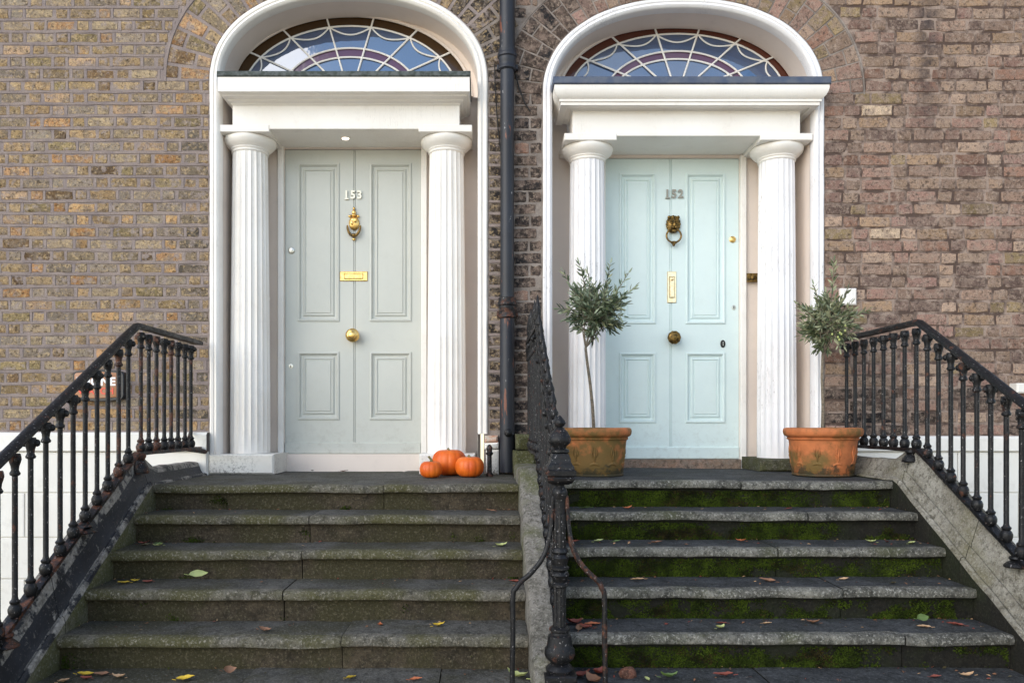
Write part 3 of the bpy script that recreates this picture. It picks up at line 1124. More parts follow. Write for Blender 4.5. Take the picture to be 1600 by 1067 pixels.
k.build('keyhole_cover', ['silver', 'dark'], doorL)
MB().lathey([(.012, 0), (.012, .008), (.02, .012), (.02, .02), (.008, .024), (.001, .025)], -1.70, .335, 1.36, 14).build('bell_push', 'white', houseL)
k = MB().lathe([(.035, 0), (.035, .004)], -1.063, .19, 2.5735, 20)
k.build('downlight_ring', 'white', houseL)
MB().lathe([(.026, 0), (.026, .003)], -1.063, .19, 2.5708, 20).build('downlight_lens', 'glow', houseL, label='small lit round downlight')

# ---- aqua door furniture
k = MB()
x, y, z = 1.522, YR, 1.965
k.ball((x, y - .01, z), .056, .03, .066, 16, 10)
for i in range(16):
    a_ = 2 * PI * i / 16
    k.ball((x + .046 * math.cos(a_), y - .016, z + .056 * math.sin(a_) + .006), .015, .014, .017, 8, 5)
for s_ in (-1, 1):
    k.ball((x + s_ * .036, y - .03, z + .058), .014, .012, .014, 8, 5)
    k.ball((x + s_ * .02, y - .042, z + .012), .011, .008, .008, 8, 5)
    k.ball((x + s_ * .014, y - .05, z - .026), .016, .014, .013, 8, 5)
    k.ball((x + s_ * .022, y - .044, z + .028), .014, .008, .007, 8, 5)
k.ball((x, y - .052, z - .008), .012, .014, .024, 8, 6)
k.ball((x, y - .04, z - .052), .02, .016, .014, 8, 5)
k.tube([(x + .058 * math.cos(t), y - .035, z - .09 + .055 * math.sin(t)) for t in [2 * PI * i / 28 for i in range(28)]], .0075, 8, closed=True)
k.ball((x, y - .036, z - .146), .026, .014, .014)
k.ball((x, y - .03, z - .162), .012, .012, .012)
k.build('lion_knocker', 'old_brass', doorR, label='tarnished lion head knocker holding a ring')
k = MB()
k.bbox(1.477, 1.549, YR - .009, YR, 1.344, 1.595, .004)
k.bbox(1.494, 1.532, YR - .015, YR - .008, 1.385, 1.552, .004)
k.box(1.4915, 1.5345, YR - .0098, YR - .0088, 1.382, 1.555, 1)
k.ball((1.513, YR - .02, 1.53), .012, .012, .012)
k.build('letter_plate', ['shine_brass', 'old_brass'], doorR)
k = MB().lathey([(.03, 0), (.03, .01), (.02, .02), (.02, .035), (.05, .05), (.052, .066), (.04, .08), (.015, .086), (.001, .087)], 1.518, YR, 1.06, 24)
for i in range(10):
    a_ = 2 * PI * i / 10
    k.ball((1.518 + .042 * math.cos(a_), YR - .064, 1.06 + .042 * math.sin(a_)), .013, .016, .013, 7, 5)
k.build('door_knob', 'old_brass', doorR)
MB().lathey([(.026, 0), (.026, .008), (.018, .013), (.001, .015)], 2.0, YR, 1.852, 18).build('cylinder_lock', 'brass', doorR)
k = MB().lathey([(.016, 0), (.016, .005), (.001, .006)], 2.010, YR, 1.308, 14, sz=1.3)
k.box(2.007, 2.013, YR - .008, YR - .005, 1.297, 1.319, 1)
k.build('keyhole_cover', ['silver', 'dark'], doorR)
k = MB().lathey([(.02, 0), (.02, .006), (.014, .009), (.001, .01)], 1.923, YR, 1.016, 16, sz=1.55, mi=1)
k.box(1.92, 1.926, YR - .0125, YR - .0095, 1.0, 1.032, 0)
k.build('keyhole_cover', ['silver', 'dark'], doorR)
k = MB().bbox(2.099, 2.186, .375, .385, 1.501, 1.572, .003)
k.lathey([(.02, 0), (.02, .006), (.012, .01), (.012, .014), (.001, .015)], 2.15, .375, 1.537, 16)
k.build('bell_plate', 'old_brass', houseR)
MB().lathey([(.016, 0), (.014, .004), (.001, .005)], 2.462, .40, 1.545, 12).build('bell_hole', 'dark', houseR)

# ---- painted basement plinth of each house: blocks with recessed joints
for root, x0, x1, zt in ((houseL, -4.75, -2.045, .314), (houseR, 2.62, 5.4, .286)):
    top = MB()
    pr = [(.0, zt), (-.05, zt - .004), (-.066, zt - .02), (-.066, .178), (-.055, .170), (-.03, .168)]
    n = 40
    rings = [[(x0 + (x1 - x0) * i / n, y, z + .003 * mnoise.noise(Vector((i * .4, z * 3, 1)))) for y, z in pr] for i in range(n + 1)]
    pl = top.loft(rings, close=False).build('plinth', 'plinth', root)
    back = MB().box(x0, x1, -.03, -.004, -2.6, .169)
    back.build('plinth_joint', 'plinth', pl)
    lev = [.167, -.136, -.467, -.774, -1.1, -1.42, -1.75, -2.1, -2.6]
    for i in range(len(lev) - 1):
        L = .9
        xs = x0 - (L / 2 if i % 2 else 0)
        while xs < x1:
            a_, b_ = max(xs, x0) + .003, min(xs + L, x1) - .003
            if b_ - a_ > .05:
                MB().bbox(a_, b_, -.045, -.02, lev[i + 1] + .004, lev[i] - .004, .004).build('plinth_block', 'plinth', pl)
            xs += L
# right house: end of a window sill, and the worn sill stones by the drain
s_ = MB().bbox(3.93, 5.2, -.09, .0, .60, .675, .01).jitter(.003, 8)
s_.build('window_sill', 'plinth', houseR, label='white window sill end')
w_ = MB()
for (xa, xb, za, zb_) in ((4.08, 4.15, .675, 2.70), (5.07, 5.14, .675, 2.70), (4.15, 5.07, .675, .76), (4.15, 5.07, 2.62, 2.70), (4.15, 5.07, 1.66, 1.72)):
    w_.bbox(xa, xb, -.02, -.0015, za, zb_, .004)
sw_ = w_.build('sash_window', 'white', houseR)
for xa in (4.15, 4.46, 4.77):
    for za, zb_ in ((.76, 1.2), (1.2, 1.66), (1.72, 2.16), (2.16, 2.62)):
        MB().bbox(xa + .008, xa + .292, -.006, -.002, za + .008, zb_ - .008, .001).build('pane', 'glass', sw_)
        MB().bbox(xa - .008, xa + .0079, -.016, -.0016, za, zb_, .003).build('glazing_bar', 'white', sw_)
for za in (1.2, 2.16):
    MB().bbox(4.15, 5.07, -.013, -.0017, za - .008, za + .008, .003).build('glazing_bar', 'white', sw_)


# ================================================================ STEPS
def steps(name, x0, x1, ztop, rise, run, seed, mats, joints, label):
    root = thing(name, ((x0 + x1) / 2, -.99, ztop), label, 'steps')
    rr = random.Random(seed)
    out = []
    for i in range(7):
        z = ztop - rise * i
        y0 = -.99 - run * i
        yb = .54 if i == 0 else y0 + run + .06
        cuts = [x0] + joints[i] + [x1]
        for j in range(len(cuts) - 1):
            a_, b_ = cuts[j] + (.0025 if j else 0), cuts[j + 1] - (.0025 if j < len(cuts) - 2 else 0)
            zo, yo = rr.uniform(-.003, .003), rr.uniform(-.004, .004)
            pr = [(.036, -rise - .02), (.036, -.10), (.036, -.064), (.032, -.056), (.008, -.053), (.001, -.046), (-.001, -.03), (.001, -.014), (.009, -.004), (.024, 0), (.055, 0), (.14, .0), (.22, .0)]
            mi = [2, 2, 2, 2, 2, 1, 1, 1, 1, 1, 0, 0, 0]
            if i == 0:
                pr += [(.5, .0), (.9, .0)]
                mi += [0, 0]
            pr += [(yb - y0, 0), (yb - y0, -rise - .02)]
            mi += [0, 0]
            n = max(3, int((b_ - a_) / .022))
            rings = []
            for s in range(n + 1):
                x = a_ + (b_ - a_) * s / n
                ring = []
                for (py, pz) in pr:
                    nv = mnoise.noise_vector(Vector((x * 4, (y0 + py) * 4, z * 5))) * .006 + mnoise.noise_vector(Vector((x * 24, (y0 + py) * 24, z * 24 + pz * 24))) * .0018
                    w = 1.0 if py < .3 or i else .6
                    wear = 0
                    if -.05 <= pz <= 0 and py < .05:
                        wear = -.009 * max(0, mnoise.noise(Vector((x * 1.6, i * 7.0, seed))))
                    edge = min(1, min(s, n - s) / 1.0)
                    ring.append((x, y0 + yo + py + nv.y * w + (.004 if edge == 0 and py < .03 else 0), z + zo + pz + nv.z * w + wear - (.003 if edge == 0 and pz == 0 else 0)))
                rings.append(ring)
            MB().loft(rings, mi=mi, close=True, cap0=True, cap1=True).build('step_stone', mats, root, True, 50)
    return root


J = lambda *a: [list(q) for q in a]
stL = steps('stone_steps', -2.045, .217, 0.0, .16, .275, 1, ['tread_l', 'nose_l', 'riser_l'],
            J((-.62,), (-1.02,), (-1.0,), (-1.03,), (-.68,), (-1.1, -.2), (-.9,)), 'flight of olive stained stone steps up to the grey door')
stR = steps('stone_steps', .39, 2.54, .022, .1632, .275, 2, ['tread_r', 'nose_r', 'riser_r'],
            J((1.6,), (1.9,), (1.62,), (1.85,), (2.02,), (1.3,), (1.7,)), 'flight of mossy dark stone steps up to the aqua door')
# moss in tufts on the right hand risers, thin film of tufts on the left
def moss(root, x0, x1, ztop, rise, count, seed, thr):
    rr = random.Random(seed)
    mb = MB()
    placed = 0
    while placed < count:
        i = rr.randrange(6)
        x = rr.uniform(x0 + .01, x1 - .01)
        h = rr.random() ** 1.3
        z = ztop - rise * (i + 1) + .002 + h * (rise - .065)
        y = -.99 - .275 * i + .036
        v = mnoise.noise(Vector((x * 3.1, i * 5.3, z * 6))) + .6 * mnoise.noise(Vector((x * 11, i * 9.3, z * 14)))
        if v + (.12 - h * .3) + .15 * math.sin(x * 1.9) + .25 * (rr.random() + rr.random() - 1) < thr:
            continue
        placed += 1
        s = rr.uniform(.002, .0055)
        c = Vector((x, y - rr.uniform(0, .008), z))
        d = Vector((rr.uniform(-1, 1), rr.uniform(-1.2, -.2), rr.uniform(-.6, 1))).normalized()
        u = d.cross(Vector((rr.uniform(-1, 1), rr.uniform(-1, 1), rr.uniform(-1, 1)))).normalized()
        w = d.cross(u)
        mb.add([c + u * s, c - u * s * .6 + w * s, c - u * s * .6 - w * s, c + d * s * 1.6], [(0, 1, 3), (1, 2, 3), (2, 0, 3)], min(2, max(0, int(1.1 + 2.2 * mnoise.noise(Vector((x * 7, z * 13, i * 3.0))) + rr.uniform(-.9, .9)))))
    return mb.build('moss', ['moss', 'moss_dark', 'moss_brown'], root, False, kind='stuff')


moss(stR, .40, 2.54, .022, .1632, 60000, 3, -.16)
moss(stL, -2.04, .2, 0, .16, 1500, 4, .55)


# ================================================================ CHEEK WALLS
def zline(y, zt=0.0, slope=.5818):
    return zt if y > -.99 else zt - slope * (-.99 - y)


def cheek(name, sx, xi, prof, mats, mi, loc, label, lscale, cuts, zt=0.0):
    """prof: (distance out from the steps, height over the nosing line); one stone per interval of cuts"""
    root = thing(name, loc, label, 'stone kerb')
    for a_, b_ in zip(cuts[:-1], cuts[1:]):
        n = max(3, int(abs(b_ - a_) / .05))
        rings = []
        for s in range(n + 1):
            y = a_ + (b_ - a_) * s / n
            if s == 0:
                y -= .002
            if s == n:
                y += .002
            f = min(1, max(0, (-.80 - y) / .28))
            k_ = lscale + (1 - lscale) * f
            base = zline(y, zt) if y < -1.12 else zt - max(0, -.99 - y) * .5818
            ring = []
            for (dx, dz) in prof:
                dzz = dz * k_ if dz > 0 else dz
                nv = mnoise.noise_vector(Vector((dx * 9 + xi, y * 7, dz * 9))) * .006
                zz = base + dzz + nv.z if dz > -.5 else -2.6
                ring.append((xi + sx * dx + nv.x * .7, y, zz))
            rings.append(ring if sx > 0 else ring[::-1])
        mm = mi if sx > 0 else mi[-2::-1] + mi[-1:]
        MB().loft(rings, mi=mm, close=True, cap0=True, cap1=True).build('coping_stone', mats, root, True, 40)
    return root


PL = [(0, -.35), (0, -.005), (.006, .02), (.016, .028), (.024, .018), (.030, .026), (.042, .075), (.055, .15), (.068, .215), (.085, .232), (.13, .236), (.14, .22), (.14, -1)]
ML = [1, 2, 2, 2, 2, 0, 0, 2, 2, 2, 2, 0, 1]
chL = cheek('stone_kerb', -1, -2.047, PL, ['cheek_l', 'cheek_l_in', 'cheek_l_worn'], ML, (-2.1, -2.0, -1.1), 'sloping kerb with flaking black paint left of the steps', .42, [-.035, -1.0, -2.0, -2.95])
PR_ = [(0, -.35), (0, .01), (.006, .03), (.018, .036), (.030, .026), (.034, .042), (.05, .095), (.062, .09), (.066, .115), (.10, .235), (.115, .248), (.165, .25), (.175, .235), (.175, -1)]
MR = [1] + [0] * 12 + [0]  # inner face takes the dark riser stone: moss, with shade painted in
chR = cheek('stone_kerb', 1, 2.542, PR_, ['cheek_r', 'riser_r'], MR, (2.6, -2.0, -1.1), 'bare lichened stone kerb sloping down right of the mossy steps', .5, [-.035, -1.03, -1.66, -2.4, -2.95], .022)
PC = [(0, -.35), (0, .085), (.006, .108), (.022, .118), (.085, .122), (.145, .118), (.160, .106), (.166, .085), (.166, -.35)]
MC = [0] * 9
chC = cheek('stone_kerb', 1, .219, PC, ['cheek_c', 'cheek_c'], MC, (.3, -2.0, -1.1), 'narrow pale stone kerb under the middle railing between the flights', .8, [-.25, -1.1, -2.22, -2.95])
# mossy end stones of the middle kerb at the house wall
for (xa, xb, ya, yb, za, zb_) in ((.235, .37, -.27, -.02, .19, .30), (.215, .375, -.26, -.02, .02, .186)):
    MB().bbox(xa, xb, ya, yb, za, zb_, .02).jitter(.012, 9, xa * 9).build('end_stone', 'moss_stone', chC)


# ================================================================ RAILINGS
BAL_H = .735


def bal_profile(H):
    return [(.020, 0), (.025, .006), (.029, .02), (.030, .034), (.025, .048), (.018, .056), (.022, .062), (.023, .070), (.015, .078), (.0125, .09),
            (.0125, H * .5), (.0122, H - .105), (.021, H - .10), (.023, H - .092), (.019, H - .085), (.016, H - .078), (.018, H - .06), (.023, H - .045), (.027, H - .03), (.026, H - .018), (.022, H - .004)]


BALM = {}
for nm in ('iron', 'iron_rust'):
    q = MB().lathe(bal_profile(BAL_H), 0, 0, 0, 12)
    for s_ in (-1, 1):
        q.ball((0, s_ * .026, BAL_H - .03), .014, .016, .018, 7, 5)
    BALM[nm] = q.mesh('baluster', nm, True, 45)
SL = .565


def rz(y, z0, yc=-1.10, sl=SL):
    return z0 if y > yc else z0 - sl * (yc - y)


def rail_path(x, z0, y_wall, y_end, yc=-1.10, lift=0):
    pts = []
    n = 10
    for i in range(n + 1):
        y = y_wall + (yc + .05 - y_wall) * i / n
        pts.append((x, y, z0))
    for yy in (yc + .02, yc - .01, yc - .04):
        pts.append((x, yy, rz(yy, z0, yc) - (.002 if yy < yc else 0)))
    n = 18
    for i in range(1, n + 1):
        y = yc - .04 + (y_end - yc + .04) * i / n
        pts.append((x, y, rz(y, z0, yc)))
    return pts


def railing(name, x, ys, ybar0, yend, label, zoff, rust, feet, sgn):
    root = thing(name, (x, -1.1, 0), label, 'railing')
    zb, zh = .205 + zoff, .955 + zoff
    hp = rail_path(x, zh + .012, ybar0, yend)
    # handrail: broad flattened bar with a rounded top
    prof = [(-.027, -.010), (-.030, .0), (-.027, .012), (-.014, .022), (0, .025), (.014, .022), (.027, .012), (.030, 0), (.027, -.010)]
    rings = [[(p[0] + a_, p[1], p[2] + b_) for a_, b_ in prof] for p in hp]
    MB().loft(rings, close=True, cap0=True, cap1=True).jitter(.002, 20).build('handrail', 'iron', root, True, 50)
    bp = rail_path(x, zb - .008, ybar0, yend)
    prof = [(-.022, -.012), (-.022, .010), (.022, .010), (.022, -.012)]
    rings = [[(p[0] + a_, p[1], p[2] + b_) for a_, b_ in prof] for p in bp]
    MB().loft(rings, close=True, cap0=True, cap1=True).jitter(.003, 16).build('bottom_rail', 'iron_rust' if rust else 'iron', root, True, 40)
    rr = random.Random(int(abs(x) * 100))
    for y in ys:
        inst('baluster', BALM['iron_rust' if (rust and rr.random() < .4) else 'iron'], root, (x + rr.uniform(-.002, .002), y, rz(y, zb)), (0, 0, rr.uniform(0, 6)))
    for y, zk in feet:
        f = MB()
        z1 = rz(y, zb) - .01
        z0 = zk
        h = z1 - z0
        f.lathe([(.052, 0), (.056, h * .12), (.05, h * .3), (.036, h * .5), (.024, h * .66), (.028, h * .74), (.034, h * .84), (.030, h)], x - sgn * .01, y, z0, 14)
        f.jitter(.004, 24).build('foot', 'iron_rust' if rust else 'iron', root)
    return root


ysL = [-1.04 + .117 * i for i in range(8)] + [-1.205 - .124 * i for i in range(14)]
raL = railing('iron_railing', -2.10, ysL, -.06, -2.92, 'rusty black cast iron railing left of the grey door steps', 0.0, True,
              [(-1.07, .075), (-1.72, -.195), (-2.4, -.6)], -1)
ysR = [-.16 - .1295 * i for i in range(8)] + [-1.187 - .1155 * i for i in range(15)]
raR = railing('iron_railing', 2.64, ysR, -.06, -2.92, 'black cast iron railing right of the aqua door steps', .022, False,
              [(-1.03, .14), (-1.97, -.33), (-2.5, -.66)], 1)
MB().tube([(-2.1, -.52, .20), (-2.09, -.3, .26), (-2.16, -.06, .33)], .012, 8).build('wall_stay', 'iron_rust', raL)
MB().tube([(-2.1, -.3, .20), (-2.06, -.05, .17)], .018, 8).build('wall_stay', 'iron_rust', raL)

# ---- middle railing with spear tops, newel and two bent stays
XC = .335
raC = thing('iron_railing', (XC, -1.2, 0), 'black spear topped iron railing with urn newel between the two flights', 'railing')
zb, zh = .20, .955
SLC = .5818
for nm, zz, prof in (('handrail', zh + .01, [(-.022, -.01), (-.024, .006), (-.012, .016), (.012, .016), (.024, .006), (.022, -.01)]), ('bottom_rail', zb - .005, [(-.02, -.01), (-.02, .01), (.02, .01), (.02, -.01)])):
    pts = rail_path(XC, zz, -.06, -2.39)
    pts = [(p[0], p[1], rz(p[1], zz, -1.10, SLC)) for p in pts]
    MB().loft([[(p[0] + a_, p[1], p[2] + b_) for a_, b_ in prof] for p in pts], close=True, cap0=True, cap1=True).jitter(.002, 18).build(nm, 'iron', raC, True, 45)
sp = MB().lathe([(.012, 0), (.018, .008), (.018, .02), (.011, .028), (.016, .045), (.021, .065), (.017, .09), (.009, .12), (.002, .15)], 0, 0, 0, 10)
spm = sp.mesh('spear', 'iron', True, 45)
sp2 = MB().lathe([(.012, 0), (.016, .006), (.016, .014), (.010, .02), (.018, .035), (.02, .05), (.012, .075), (.003, .10)], 0, 0, 0, 10)
spm2 = sp2.mesh('spear', 'iron', True, 45)
rr = random.Random(9)
y = -.13
while y > -2.3:
    b_ = inst('baluster', BALM['iron'], raC, (XC, y, rz(y, zb, -1.10, SLC)), (0, 0, rr.uniform(0, 6)))
    top = y > -1.12
    inst('spear', spm if top else spm2, raC, (XC + rr.uniform(-.004, .004), y, rz(y, zh + .02, -1.10, SLC)), (rr.uniform(-.05, .05), rr.uniform(-.04, .04), 0), (1, 1, 1.25 if top else 1.0))
    y -= .105
YN = -2.40
nz = -.735
nw = MB()
nw.bbox(XC - .07, XC + .07, YN - .07, YN + .07, nz, nz + .03, .006)
nw.lathe([(.058, .03), (.062, .045), (.05, .06), (.038, .068), (.044, .076), (.06, .09), (.068, .11), (.064, .13), (.056, .14), (.052, .165), (.05, .19), (.04, .196), (.038, .206), (.046, .212), (.046, .222), (.036, .23)], XC, YN, nz, 24,
         rfun=lambda r, z, a: r * (1 + (.05 * abs(math.sin(8 * a)) if .12 < z < .19 else 0)))
base = nw.build('newel_base', 'iron', raC, True, 40)
nw = MB()
nw.lathe([(.029, .23), (.028, .37), (.028, .72)], XC, YN, nz, 48, rfun=lambda r, z, a: r * (1 - .10 * abs(math.sin(6 * a))))
nw.lathe([(.028, .40), (.038, .406), (.038, .416), (.03, .424), (.036, .44), (.042, .455), (.036, .468), (.03, .472), (.042, .48), (.042, .488), (.032, .496), (.04, .53), (.03, .545), (.038, .555), (.036, .568), (.029, .575)], XC, YN, nz, 20)
nw.build('newel_post', 'iron', raC, True, 40)
nw = MB()
nw.lathe([(.024, .72), (.026, .78), (.032, .80), (.036, .815), (.030, .83), (.022, .84), (.02, .85)], XC, YN, nz, 20)
sq = [(.034, .85), (.05, .858), (.058, .87), (.06, .878), (.056, .884), (.064, .892), (.066, .912), (.058, .918), (.058, .93), (.05, .94), (.044, .952), (.044, .962), (.034, .985)]
nw.loft([[(XC + sx_ * r, YN + sy_ * r, nz + z) for sx_, sy_ in ((-1, -1), (1, -1), (1, 1), (-1, 1))] for r, z in sq], cap0=True, cap1=True)
nw.lathe([(.034, .985), (.042, .99), (.042, 1.0), (.028, 1.008), (.030, 1.016), (.046, 1.03), (.05, 1.045), (.046, 1.06), (.034, 1.08), (.022, 1.094), (.014, 1.10), (.02, 1.106), (.026, 1.118), (.022, 1.13), (.012, 1.142), (.003, 1.152)], XC, YN, nz, 20)
nw.jitter(.002, 30).build('newel_finial', 'iron', raC, True, 40)
for s_, xo in ((-1, -.205), (1, .195)):
    pts = [(XC + s_ * .028, YN, nz + .80), (XC + s_ * .032, YN, nz + .74), (XC + s_ * .045, YN - .004, nz + .62), (XC + s_ * .075, YN - .008, nz + .53), (XC + s_ * .125, YN - .01, nz + .465),
           (XC + s_ * .17, YN - .01, nz + .425), (XC + xo - s_ * .012, YN - .01, nz + .395), (XC + xo, YN - .01, nz + .365), (XC + xo, YN - .01, nz + .2), (XC + xo + s_ * .004, YN - .01, nz - .075)]
    # smooth the bend
    q = []
    for i in range(len(pts) - 1):
        p0, p1, p2, p3 = [Vector(pts[max(0, min(len(pts) - 1, i + d))]) for d in (-1, 0, 1, 2)]
        for t in (0, .25, .5, .75):
            q.append(.5 * ((2 * p1) + (p2 - p0) * t + (2 * p0 - 5 * p1 + 4 * p2 - p3) * t * t + (-p0 + 3 * p1 - 3 * p2 + p3) * t ** 3))
    q.append(Vector(pts[-1]))
    MB().tube(q, .0115, 10).jitter(.002, 22).build('bent_stay', 'iron_rust' if s_ > 0 else 'iron', raC)

# ================================================================ DOWNPIPE
dp = thing('downpipe', (.177, -.08, 0), 'dark blue grey iron downpipe between the two doorways', 'drainpipe')
xp, yp = .177, -.075
pp = MB().lathe([(.052, 1.16), (.050, 1.9), (.051, 3.02)], xp, yp, 0, 24)
pp.build('pipe', 'pipe', dp)
MB().lathe([(.056, 3.02), (.056, 3.4), (.056, 4.4)], xp, yp, 0, 24).build('pipe', 'pipe', dp)
MB().lathe([(.054, .02), (.054, .5), (.053, 1.16)], xp, yp, 0, 24).build('pipe', 'pipe', dp)
for z in (2.975, 1.15):
    k = MB().lathe([(.057, 0), (.066, .008), (.066, .02), (.06, .028), (.060, .05), (.064, .06), (.064, .09), (.072, .098), (.072, .118), (.066, .126), (.066, .15), (.056, .155)], xp, yp, z, 24)
    for s_ in (-1, 1):
        k.bbox(xp + s_ * .05 - .025, xp + s_ * .05 + .03, yp + .02, yp + .06, z + .02, z + .06, .006)
    k.jitter(.002, 20).build('socket', 'iron_rust' if z < 2 else 'pipe', dp)
k = MB().lathey([(.03, 0), (.03, .02), (.022, .03), (.012, .034), (.001, .036)], xp + .005, yp - .045, .31, 16)
k.build('inspection_bolt', 'iron', dp)
MB().tube([(.085, -.022, 3.05), (.088, -.02, 2.9), (.10, -.02, 2.7), (.112, -.022, 2.55), (.128, -.03, 2.4)], .004, 6).build('loose_cable', 'dark', dp)
MB().tube([(.24, -.03, 2.97), (.27, -.025, 2.86), (.31, -.02, 2.76), (.35, -.016, 2.70)], .005, 6).build('loose_cable', 'dark', dp)

# small ruined white brick pier stub left of the pipe, and the boot scraper post in front of it
rb = MB()
rb.bbox(.012, .115, -.09, -.005, .19, .235, .012)
rb.bbox(.014, .11, -.085, -.005, .235, .29, .014, 1)
rb.jitter(.008, 16)
o = rb.build('broken_pier_stub', ['plinth', 'rubble'])
tag(o, 'broken white and orange brick stub between doorway and downpipe', 'masonry stub')
rb = MB().bbox(.02, .112, -.08, -.004, .002, .185, .012).jitter(.01, 13)
rb.build('lower_stone', 'white_speck', None)
bpy.data.objects['lower_stone'].parent = o
bs = MB().lathe([(.026, 0), (.024, .02), (.016, .03), (.016, .15), (.024, .158), (.026, .168), (.018, .176), (.02, .19), (.022, .205), (.014, .22), (.004, .228)], .045, -.30, .002, 14)
o = bs.jitter(.003, 25).build('boot_scraper_post', 'iron_rust')
tag(o, 'short rusty iron post beside the pumpkins', 'iron post')

# ================================================================ ALARM BOX, SWITCH BOX
ab = thing('alarm_box', (-2.85, -.01, .66), 'tan and black alarm box with white and red lettering on brick wall', 'alarm box')


def rrect(x0, x1, z0, z1, r, bow, n=5):
    pts = []
    for cx_, cz_, a0 in ((x1 - r, z0 + r, -90), (x1 - r, z1 - r, 0), (x0 + r, z1 - r, 90), (x0 + r, z0 + r, 180)):
        for i in range(n + 1):
            a_ = math.radians(a0 + 90 * i / n)
            x, z = cx_ + r * math.cos(a_), cz_ + r * math.sin(a_)
            pts.append((x, z))
    out = []
    for i, p in enumerate(pts):
        out.append(p)
        q = pts[(i + 1) % len(pts)]
        if abs(p[0] - q[0]) > .1:
            for f in (.2, .4, .6, .8):
                xx = p[0] + (q[0] - p[0]) * f
                b_ = bow * (1 - (2 * f - 1) ** 2)
                out.append((xx, p[1] + (b_ if p[1] > (z0 + z1) / 2 else -b_)))
    return out


def plate(mb, per, y0, y1, b_=.006, mi=0):
    cx_ = sum(p[0] for p in per) / len(per)
    cz_ = sum(p[1] for p in per) / len(per)
    k1 = .97
    mb.loft([[(x, y0, z) for x, z in per], [(x, y1 + b_, z) for x, z in per], [(cx_ + (x - cx_) * k1, y1, cz_ + (z - cz_) * k1) for x, z in per]], cap1=True, mi=mi)


q = MB()
plate(q, rrect(-3.04, -2.66, .553, .765, .035, .012), -.005, -.055)
q.build('case', 'black_plastic', ab)
q = MB()
plate(q, rrect(-3.022, -2.70, .572, .752, .02, .008), -.05, -.064, .003)
q.build('cover', 'alarm_face', ab)
inst('lettering', text_mesh('PHONE', .083, 'alarm_white', .001, .003), ab, (-2.862, -.0655, .685), (PI / 2, 0, 0), (1.05, 1, 1))
inst('lettering', text_mesh('WATCH', .066, 'alarm_red', .001, .001), ab, (-2.862, -.0655, .615), (PI / 2, 0, 0), (1.08, 1, 1))
o = MB().bbox(2.654, 2.773, -.04, -.004, 1.257, 1.381, .008).build('junction_box', 'white')
tag(o, 'small square white box on brick wall behind the right olive tree', 'junction box')

# ================================================================ PUMPKINS
def pumpkin(x, y, z0, r, h, label, seed, stem_h):
    root = thing('pumpkin', (x, y, z0), label, 'pumpkin', 'pumpkins on the landing')
    rr = random.Random(seed)
    prof = []
    for i in range(19):
        t = i / 18
        a_ = -PI / 2 + PI * t
        rr_ = abs(math.cos(a_)) ** .72 * r
        zz = h / 2 + math.copysign(abs(math.sin(a_)) ** .85, a_) * h / 2
        dip = .16 * h * math.exp(-(rr_ / (r * .32)) ** 2)
        zz += -dip if t > .5 else dip * .6
        prof.append((max(rr_, .002), zz))
    nr = 12
    ph = [rr.uniform(-.08, .08) for _ in range(nr)]

    def f(rad, z, a):
        s_ = abs(math.sin(nr * a / 2)) ** .5
        return rad * (.955 + .045 * s_ + .012 * math.sin(2 * a + seed))
    MB().lathe(prof, x, y, z0, 96, rfun=f).build('flesh', 'pumpkin', root, True, 60)
    zt = z0 + h * .84
    s = MB().tube([(x, y, zt), (x + .003, y - .004, zt + stem_h * .5), (x - stem_h * .35, y - .006, zt + stem_h)], [.014, .009, .008], 8)
    for i in range(5):
        a_ = 2 * PI * i / 5
        s.tube([(x + .008 * math.cos(a_), y + .008 * math.sin(a_), zt + .012), (x + .028 * math.cos(a_), y + .028 * math.sin(a_), zt + .004)], [.006, .003], 6)
    s.build('stem', 'stem', root)


pumpkin(-.362, -.42, .001, .078, .12, 'smallest pumpkin, on the left with a pale curled stem', 1, .05)
pumpkin(-.245, -.19, .001, .125, .195, 'largest and tallest pumpkin, behind the two smaller ones', 2, .035)
pumpkin(-.095, -.365, .001, .102, .15, 'mid sized pumpkin with a short stem, rightmost of the three', 3, .03)


